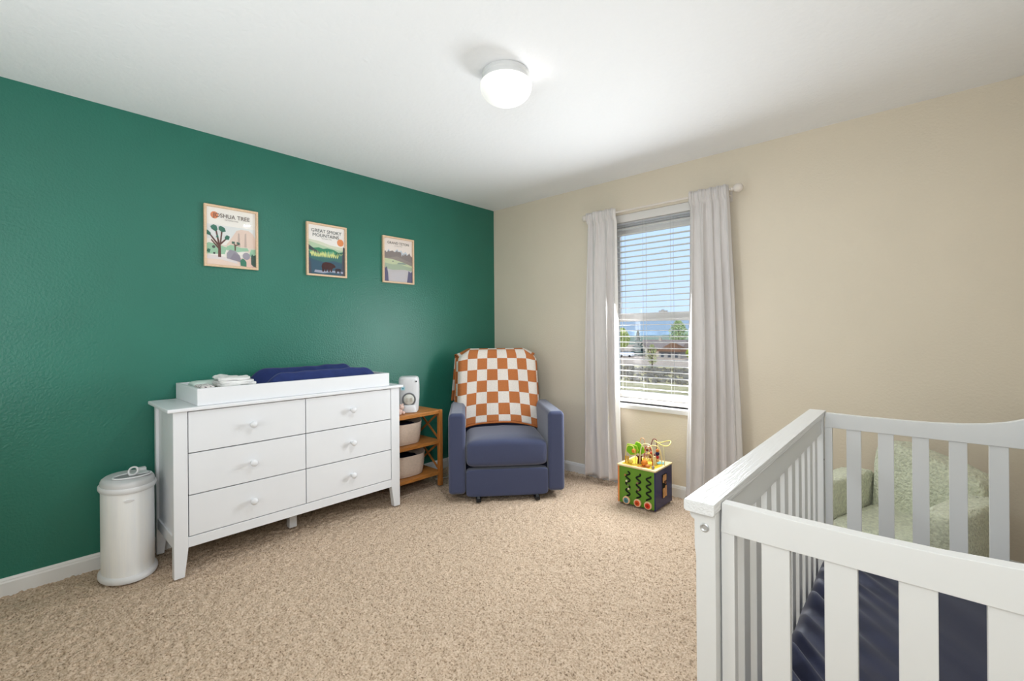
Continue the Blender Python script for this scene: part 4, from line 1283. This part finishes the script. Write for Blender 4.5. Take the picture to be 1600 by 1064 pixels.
# ------------------------------------------------------------------ crib
CX0, CX1 = 2.884, 3.640        # post faces
CY0, CY1 = -2.392, -1.072      # ends
def crib():
    t = thing('crib', 'white wooden slatted crib in the right foreground', 'crib', (3.26, -1.73, 0))
    org = Vector((3.26, -1.73, 0))
    w = M['crib_white']
    # low long side: cap, rail, slats
    cap = prism(B(), [(2.868, 0.866), (2.872, 0.862), (2.924, 0.862), (2.926, 0.866), (2.926, 0.885), (2.870, 0.885), (2.868, 0.882)], 'y', CY0 - 0.016, CY1 + 0.014, 0.0012)
    obj('side_cap', cap, M['crib_cap'], t, smooth=30)
    rail = box(B(), 2.890, 2.9165, CY0 + 0.044, CY1 - 0.044, 0.796, 0.8615, 0.001)
    obj('side_rail', rail, w, t)
    obj('side_rail', box(B(), 2.890, 2.9165, CY0 + 0.044, CY1 - 0.044, 0.14, 0.215, 0.002), w, t)
    def prof_post():
        # profile of the post front seen from the end: small ogee under the cap, slight step lower
        return [(2.8855, 0.0), (2.923, 0.0), (2.923, 0.8615), (2.874, 0.8615), (2.874, 0.852), (2.877, 0.846), (2.883, 0.843), (2.883, 0.790), (2.8855, 0.772)]
    for y0_, y1_ in ((CY0, CY0 + 0.044), (CY1 - 0.044, CY1)):
        p = obj('post', prism(B(), prof_post(), 'y', y0_, y1_, 0.0012), w, t, smooth=30)
    b = B()
    lathe(b, [(0.0085, 0.0), (0.0085, 0.002), (0.0065, 0.003), (0.004, 0.0015), (0.0015, 0.0015)], (0, 0, 0), 20)
    b.transform(Matrix.Translation((2.903, CY0, 0.832)) @ Matrix.Rotation(math.pi / 2, 4, 'X'))
    q = obj('bolt', b, M['bolt'], t, smooth=30); q['label'] = 'small metal bolt head'
    b = B()
    lathe(b, [(0.003, 0.0), (0.003, 0.0006)], (0, 0, 0), 12)
    b.transform(Matrix.Translation((2.923, CY1 - 0.022, 0.690)) @ Matrix.Rotation(math.pi / 2, 4, 'Y'))
    q = obj('bolt_hole', b, flat((20, 20, 20)), t); q['label'] = 'small dark bolt hole'
    sl = box(B(), -0.008, 0.008, -0.024, 0.024, 0.2145, 0.797, 0.0015)
    me = bpy.data.meshes.new('slat'); sl.to_mesh(me); sl.free(); me.materials.append(w)
    k = 0
    for i in range(11):
        y = -2.240 + 0.1048 * i
        inst('slat', me, t, Vector((2.903, y, 0)) - org)
    # end panels: straight at the front, sweeping up to the tall back
    top = [(2.928, 0.880), (3.05, 0.878), (3.15, 0.878), (3.24, 0.880), (3.32, 0.885), (3.38, 0.893), (3.43, 0.905), (3.47, 0.920), (3.51, 0.945), (3.54, 0.975), (3.565, 1.01), (3.585, 1.05), (3.596, 1.08)]
    rp = [(2.926, 0.822), (3.596, 0.822)] + top[::-1]
    es = box(B(), -0.023, 0.023, -0.008, 0.008, 0.21, 0.8235, 0.0015)
    eme = bpy.data.meshes.new('slat'); es.to_mesh(eme); es.free(); eme.materials.append(w)
    for y0_, y1_ in ((-2.370, -2.345), (-1.094, -1.069)):
        obj('end_rail', prism(B(), rp, 'y', y0_, y1_, 0.0015), w, t, smooth=30)
        obj('end_rail', box(B(), 2.926, 3.596, y0_, y1_, 0.14, 0.212, 0.0015), w, t)
        ym = (y0_ + y1_) / 2
        obj('end_stile', box(B(), 2.926, 2.950, ym - 0.0105, ym + 0.0105, 0.21, 0.8235, 0.001), w, t)
        obj('end_stile', box(B(), 3.574, 3.596, ym - 0.0105, ym + 0.0105, 0.21, 0.8235, 0.001), w, t)
        for i in range(6):
            inst('slat', eme, t, Vector((3.0190 + 0.0973 * i, ym, 0)) - org)
    # tall back
    for y0_, y1_ in ((CY0, CY0 + 0.044), (CY1 - 0.044, CY1)):
        obj('post', box(B(), 3.598, CX1, y0_, y1_, 0.0, 1.09, 0.003), w, t, smooth=30)
    obj('back_rail', box(B(), 3.606, 3.632, CY0 + 0.045, CY1 - 0.045, 0.98, 1.085, 0.003), w, t)
    obj('back_rail', box(B(), 3.606, 3.632, CY0 + 0.045, CY1 - 0.045, 0.14, 0.212, 0.003), w, t)
    bs = box(B(), -0.008, 0.008, -0.023, 0.023, 0.2115, 0.981, 0.0015)
    bme = bpy.data.meshes.new('slat'); bs.to_mesh(bme); bs.free(); bme.materials.append(w)
    for i in range(12):
        inst('slat', bme, t, Vector((3.619, -2.27 + 0.098 * i, 0)) - org)
    obj('mattress_board', box(B(), 2.922, 3.590, -2.33, -1.11, 0.165, 0.180, 0.002), M['black_plastic'], t)
crib()

def mattress():
    x0, x1, y0, y1, zb, zt = 2.9165, 3.588, -2.335, -1.112, 0.184, 0.335
    bm = B()
    n = 150
    mm = 96
    def fn(u, v):
        # u runs across x, v along y; the rim rolls down to the bottom
        e = 0.10
        def roll(w):
            if w < e:
                a = (1 - w / e) * math.pi / 2
                return 0.045 * (1 - math.sin(a)), a, -1
            if w > 1 - e:
                a = (1 - (1 - w) / e) * math.pi / 2
                return 0.045 * (1 - math.sin(a)), a, 1
            return None, 0, 0
        lx, ly = x1 - x0, y1 - y0
        if u < e: ru, au = roll(u)[:2]; x = x0 + ru
        elif u > 1 - e: ru, au = roll(u)[:2]; x = x1 - ru
        else: au = 0; x = x0 + 0.045 + (lx - 0.09) * (u - e) / (1 - 2 * e)
        if v < e: rv, av = roll(v)[:2]; y = y0 + rv
        elif v > 1 - e: rv, av = roll(v)[:2]; y = y1 - rv
        else: av = 0; y = y0 + 0.045 + (ly - 0.09) * (v - e) / (1 - 2 * e)
        drop = 0.0
        for a in (au, av):
            drop = max(drop, (1 - math.cos(a)))
        # rounded plan corners
        z = zt - 0.085 * drop
        # gathers: diagonal folds running in from the left edge
        dx = x - x0
        fall = math.exp(-(dx / 0.13) ** 1.5)
        ph = (y * 0.80 + dx * 0.95)
        wv = math.sin(ph * 72 + 1.6 * math.sin(ph * 13))
        wv = math.copysign(abs(wv) ** 0.7, wv) * (0.75 + 0.45 * math.sin(ph * 21 + 1))
        z += 0.021 * fall * wv
        x += 0.008 * wv * math.exp(-dx / 0.05)
        z += 0.0035 * math.sin((y * 0.9 + x * 1.4) * 26) * math.exp(-(dx / 0.35) ** 2)
        return (max(x, x0 - 0.002), y, z)
    vs = grid(bm, fn, n, mm * 3)
    edge = vs[0] + [r[-1] for r in vs[1:]] + vs[-1][-2::-1] + [r[0] for r in vs[-2:0:-1]]
    low = [bm.verts.new((min(max(v.co.x, x0 + .006), x1 - .006), min(max(v.co.y, y0 + .006), y1 - .006), zb)) for v in edge]
    m_ = len(edge)
    for i in range(m_):
        bm.faces.new((edge[i], edge[(i + 1) % m_], low[(i + 1) % m_], low[i]))
    bm.faces.new(low)
    o = obj('crib_mattress', bm, M['navy_sheet'], None, smooth=60, loc=((x0 + x1) / 2, (y0 + y1) / 2, zb))
    tag(o, 'crib mattress in a wrinkled navy fitted sheet inside the white crib', 'mattress')
mattress()

# ------------------------------------------------------------------ green sherpa chair
def sherpa_chair():
    t = thing('kids_armchair', 'small sage green sherpa armchair behind the crib by the window wall', 'armchair', (3.135, -0.56, 0), math.radians(-20))
    m = M['sherpa']
    def fuzz(p):
        n = mnoise.noise(p * 60) * 0.006 + mnoise.noise(p * 25 + Vector((3, 1, 2))) * 0.006
        q = p.copy()
        d = Vector((p.x, p.y, p.z - 0.3))
        if d.length > 0: q += d.normalized() * n
        return q
    def part(nm, c, h, e=0.28, e2=0.28, nu=80, nv=50, fn=None):
        b = B()
        puff(b, c, h, e, e2, nu, nv, (lambda p: fuzz(fn(p))) if fn else fuzz)
        obj(nm, b, m, t, local=True, smooth=180)
    part('seat', (0.0, -0.04, 0.178), (0.172, 0.245, 0.163), 0.25, 0.22)
    part('arm', (-0.232, -0.03, 0.250), (0.062, 0.255, 0.243), 0.35, 0.20)
    part('arm', (0.232, -0.03, 0.250), (0.066, 0.255, 0.243), 0.35, 0.20)
    def lean(p):
        q = p.copy()
        q.y += 0.05 * max(0, p.z - 0.35) / 0.35
        if p.z > 0.5:
            q.z -= 0.045 * max(0.0, (p.x + 0.06)) / 0.2 * (p.z - 0.5) / 0.18 * 1.6
        return q
    part('backrest', (0.035, 0.20, 0.325), (0.205, 0.085, 0.320), 0.30, 0.22, fn=lean)
sherpa_chair()

# ------------------------------------------------------------------ outdoors (far below and beyond the window)
KO = 2.104
def OUT(x80, z80, y=172.0):
    k = (y + 3.3) / 83.3
    return Vector((3.22 + (x80 - 3.22) * k, y, 1.218 + (z80 - 1.218) * k))
GZ = 1.218 + (-3.63 - 1.218) * KO
def outdoors():
    gm = mat('dry prairie grass', (206, 188, 142), 1.0, 0.05, var=0.22, vscale=0.35, detail=6)
    b = box(B(), -320, 160, 14, 122, GZ - 1, GZ)
    tag(obj('field', b, gm, None), 'dry yellow grass field beyond the window', 'field', kind='structure')
    b = box(B(), -320, 160, 122, 420, GZ - 1, GZ + 0.02)
    tag(obj('meadow', b, mat('pinkish dry ground', (214, 188, 164), 1.0, 0.05, var=0.16, vscale=0.2, detail=6), None), 'pinkish dry ground in front of the distant houses', 'field', kind='structure')
    # belt of grey brush across the field
    rnd = random.Random(5)
    b = B()
    for i in range(1500):
        x = rnd.uniform(-95, -5); y = rnd.uniform(80, 112)
        r = rnd.uniform(0.25, 0.8)
        t = bmesh.new()
        bmesh.ops.create_icosphere(t, subdivisions=1, radius=r)
        for v in t.verts:
            v.co *= rnd.uniform(0.6, 1.25)
            v.co.z = max(-0.2 * r, v.co.z * 0.75)
        merge(b, t, Matrix.Translation((x, y, GZ + 0.2 * r)))
    tag(obj('brush', b, mat('grey olive brush', (124, 116, 104), 1.0, 0.05, var=0.35, vscale=0.8), None), 'belt of grey scrub across the dry field', 'brush', kind='stuff')
    roofm = mat('grey brown shingle', (150, 134, 126), 0.9, 0.1, var=0.12, vscale=1.2)
    brown = mat('brown shingle', (128, 94, 72), 0.9, 0.1, var=0.12, vscale=1.2)
    wallm = mat('tan siding', (186, 172, 156), 0.9, 0.1)
    winm = mat('dark window', (70, 76, 86), 0.3, 0.5)
    # long house with a front gable
    p0 = OUT(-38.6, -3.63); p1 = OUT(-29.6, -3.63)
    zr = OUT(-35, -0.60).z; ze = OUT(-35, -2.10).z
    h = thing('house', 'long tan house with grey brown roof seen through the window', 'house', ((p0.x + p1.x) / 2, 172, GZ))
    obj('house_wall', box(B(), p0.x + 0.6, p1.x - 0.6, 172, 182, GZ, ze), wallm, h)
    obj('roof', prism(B(), [(170.8, ze - .3), (177, zr), (183.2, ze - .3)], 'x', p0.x, p1.x), roofm, h)
    for k in range(4):
        x = p0.x + 2.2 + k * 4.2
        obj('house_window', box(B(), x, x + 1.2, 171.9, 172.0, GZ + 0.9, GZ + 2.1), winm, h)
    gx = p0.x + 3.2
    obj('gable_wall', prism(B(), [(gx - 2.0, GZ), (gx + 2.0, GZ), (gx + 2.0, ze), (gx, ze + 1.9), (gx - 2.0, ze)], 'y', 170.2, 172), mat('pale gable siding', (206, 196, 182), 0.9, 0.1), h)
    b = B()
    for sx in (-1, 1):
        bar(b, (gx + sx * 2.5, 171, ze - .45), (gx, 171, ze + 2.05), 2.4, .25, (sx * .6, 0, 1))
    obj('gable_roof', b, roofm, h)
    obj('house_window', box(B(), gx - .7, gx + .7, 170.1, 170.2, GZ + 1.0, GZ + 2.4), winm, h)
    obj('chimney', box(B(), p0.x + 7.5, p0.x + 8.4, 176, 177, zr - .6, zr + 0.9), wallm, h)
    # pavilion with a hipped brown roof
    q0 = OUT(-33.7, -3.63); q1 = OUT(-28.9, -3.63); qa = OUT(-31.4, -1.15)
    y = 160.0
    k = (y + 3.3) / 175.3
    def S_(v): return Vector((3.22 + (v.x - 3.22) * k, y, 1.218 + (v.z - 1.218) * k))
    q0, q1, qa = S_(q0), S_(q1), S_(qa)
    e = S_(OUT(-31, -2.62)).z
    g = thing('garage', 'low building with a brown hipped roof in front of the long house', 'house', ((q0.x + q1.x) / 2, y, GZ))
    obj('house_wall', box(B(), q0.x + .7, q1.x - .7, y - 4, y + 4, GZ, e), mat('grey siding', (160, 154, 148), 0.9, 0.1), g)
    b = B()
    c4 = [b.verts.new(p) for p in ((q0.x, y - 5, e - .1), (q1.x, y - 5, e - .1), (q1.x, y + 5, e - .1), (q0.x, y + 5, e - .1))]
    rr = [b.verts.new((qa.x - .8, y, qa.z)), b.verts.new((qa.x + .8, y, qa.z))]
    for f in ((c4[0], c4[1], rr[1], rr[0]), (c4[1], c4[2], rr[1]), (c4[2], c4[3], rr[0], rr[1]), (c4[3], c4[0], rr[0]), (c4[3], c4[2], c4[1], c4[0])):
        b.faces.new(f)
    obj('roof', b, brown, g)
    for i in range(3):
        x = q0.x + 1.6 + i * 2.6
        obj('house_window', box(B(), x, x + 1.1, y - 4.1, y - 4.0, GZ + .5, GZ + 1.9), winm, g)
    # pale roofed house to the right
    r0 = OUT(-28.6, -3.63); r1 = OUT(-22, -3.63)
    zr2 = OUT(-26, -0.55).z; ze2 = OUT(-26, -1.9).z
    c = thing('house', 'pale grey roofed house at the right edge of the window view', 'house', ((r0.x + r1.x) / 2, 180, GZ))
    obj('house_wall', box(B(), r0.x + .6, r1.x - .6, 180, 190, GZ, ze2), mat('yellowish siding', (206, 194, 150), 0.9, 0.1), c)
    obj('roof', prism(B(), [(178.8, ze2 - .3), (185, zr2), (191.2, ze2 - .3)], 'x', r0.x, r1.x), mat('pale shingle', (198, 202, 208), 0.9, 0.1), c)
    # parked white van left of the houses
    v = OUT(-40.9, -3.63, 156)
    s = thing('parked_van', 'small white parked van left of the distant houses', 'van', (v.x, 156, GZ))
    obj('van_body', box(B(), v.x - 2.6, v.x + 2.6, 155, 157, GZ + .5, GZ + 1.9, .25), mat('white car paint', (226, 226, 230), 0.3, 0.5), s)
    obj('van_glass', box(B(), v.x - 1.8, v.x + 1.6, 154.9, 154.99, GZ + 1.3, GZ + 1.75), winm, s)
    for dx in (-1.6, 1.6):
        w_ = B(); lathe(w_, [(.45, 0), (.45, .25)], (0, 0, 0), 16); w_.transform(Matrix.Translation((v.x + dx, 155.1, GZ + .45)) @ Matrix.Rotation(math.pi / 2, 4, 'X'))
        obj('wheel', w_, M['black_plastic'], s)
    def leafy(name, label, pos, hgt, wid, rgb, rgb2, nleaf, seed, conifer=False, sparse=0.0, leaf=0.35, trunk=(96, 80, 66)):
        rn = random.Random(seed)
        tt = thing(name, label, 'tree', (pos.x, pos.y, GZ))
        obj('trunk', tube(B(), [(pos.x, pos.y, GZ), (pos.x + .1, pos.y, GZ + hgt * .45), (pos.x, pos.y, GZ + hgt * .9)], lambda f: wid * .045 * (1 - .8 * f) + .04, 7), flat(trunk), tt)
        if not conifer:
            for i in range(9):
                a = rn.uniform(0, 6.28); z = GZ + hgt * rn.uniform(.25, .6)
                obj('branch', tube(B(), [(pos.x, pos.y, z), (pos.x + math.cos(a) * wid * .25, pos.y + math.sin(a) * wid * .25, z + hgt * .16), (pos.x + math.cos(a) * wid * .42, pos.y + math.sin(a) * wid * .42, z + hgt * .33)], lambda f: .13 * (1 - .7 * f), 5), flat(trunk), tt)
        b = B()
        for i in range(nleaf):
            if conifer:
                f = rn.random() ** 1.5
                z = GZ + hgt * (.06 + .94 * f)
                r = wid * .5 * (1 - f) * (rn.random() ** .4) * (.8 + .3 * math.sin(f * 60))
                a = rn.uniform(0, 6.28)
            else:
                f = rn.uniform(0, 1)
                z = GZ + hgt * (.22 + .78 * f)
                r = wid * .5 * math.sin(math.pi * (.15 + .8 * f)) * math.sqrt(rn.random())
                a = rn.uniform(0, 6.28)
            c = Vector((pos.x + r * math.cos(a), pos.y + r * math.sin(a), z))
            n = Vector((rn.gauss(0, 1), rn.gauss(0, 1), rn.gauss(0, 1))).normalized()
            u = n.orthogonal().normalized() * leaf * rn.uniform(.6, 1.3)
            w2 = n.cross(u)
            if conifer:
                u = Vector((math.cos(a), math.sin(a), -.35)).normalized() * leaf * 1.4; w2 = Vector((-math.sin(a), math.cos(a), 0)) * leaf * .6
            vv = [b.verts.new(c + q) for q in (u, w2, -u, -w2)]
            b.faces.new(vv)
        o = obj('foliage', b, mat(name + ' leaves', rgb, .9, .1, var=.25, vscale=.6, rgb2=rgb2), tt)
        o['kind'] = 'stuff'
    leafy('conifer_tree', 'dark blue green conifer left of the distant house', OUT(-38.5, 0, 164), 10.4, 6.2, (70, 96, 92), (104, 128, 118), 5200, 1, True, leaf=.38)
    leafy('deciduous_tree', 'pale yellow green tree at the left edge of the window view', OUT(-41.9, 0, 186), 11.5, 7.0, (176, 194, 110), (216, 222, 150), 5200, 2, leaf=.24)
    leafy('deciduous_tree', 'tall thin leaved spring tree behind the brown roofed building', OUT(-30.4, 0, 200), 15.0, 8.6, (166, 190, 124), (206, 218, 166), 3600, 3, leaf=.22)
    leafy('deciduous_tree', 'low green tree between the distant houses', OUT(-28.2, 0, 150), 4.4, 3.0, (170, 190, 80), (204, 210, 110), 2000, 4, leaf=.2)
    leafy('deciduous_tree', 'bare yellowish sapling standing in the field before the houses', OUT(-35.6, 0, 112), 6.4, 3.6, (176, 180, 110), (206, 206, 150), 420, 6, leaf=.17)
    # far wooded ridge and hills
    rn = random.Random(9)
    def ridge_line(name, label, y, z0, z1, rgb, n, d):
        b = B(); pts = []
        xs = [-700 + i * (1100 / n) for i in range(n + 1)]
        top = [(x, z0 + (z1 - z0) * (.45 + .35 * math.sin(x * .013 + 1) + .2 * rn.random())) for x in xs]
        prism(b, [(xs[0], GZ - 2), (xs[-1], GZ - 2)] + top[::-1], 'y', y, y + d)
        tag(obj(name, b, mat(name + ' green', rgb, 1.0, .05, var=.2, vscale=.05), None), label, 'hills', kind='structure')
    ridge_line('wooded_ridge', 'low grey green wooded ridge behind the houses', 300, -4, 1.2, (142, 156, 146), 160, 30)
    ridge_line('far_hills', 'hazy blue hills on the horizon', 700, -4, 3.0, (168, 188, 206), 60, 120)  # distance haze is mixed into this pale blue colour
outdoors()
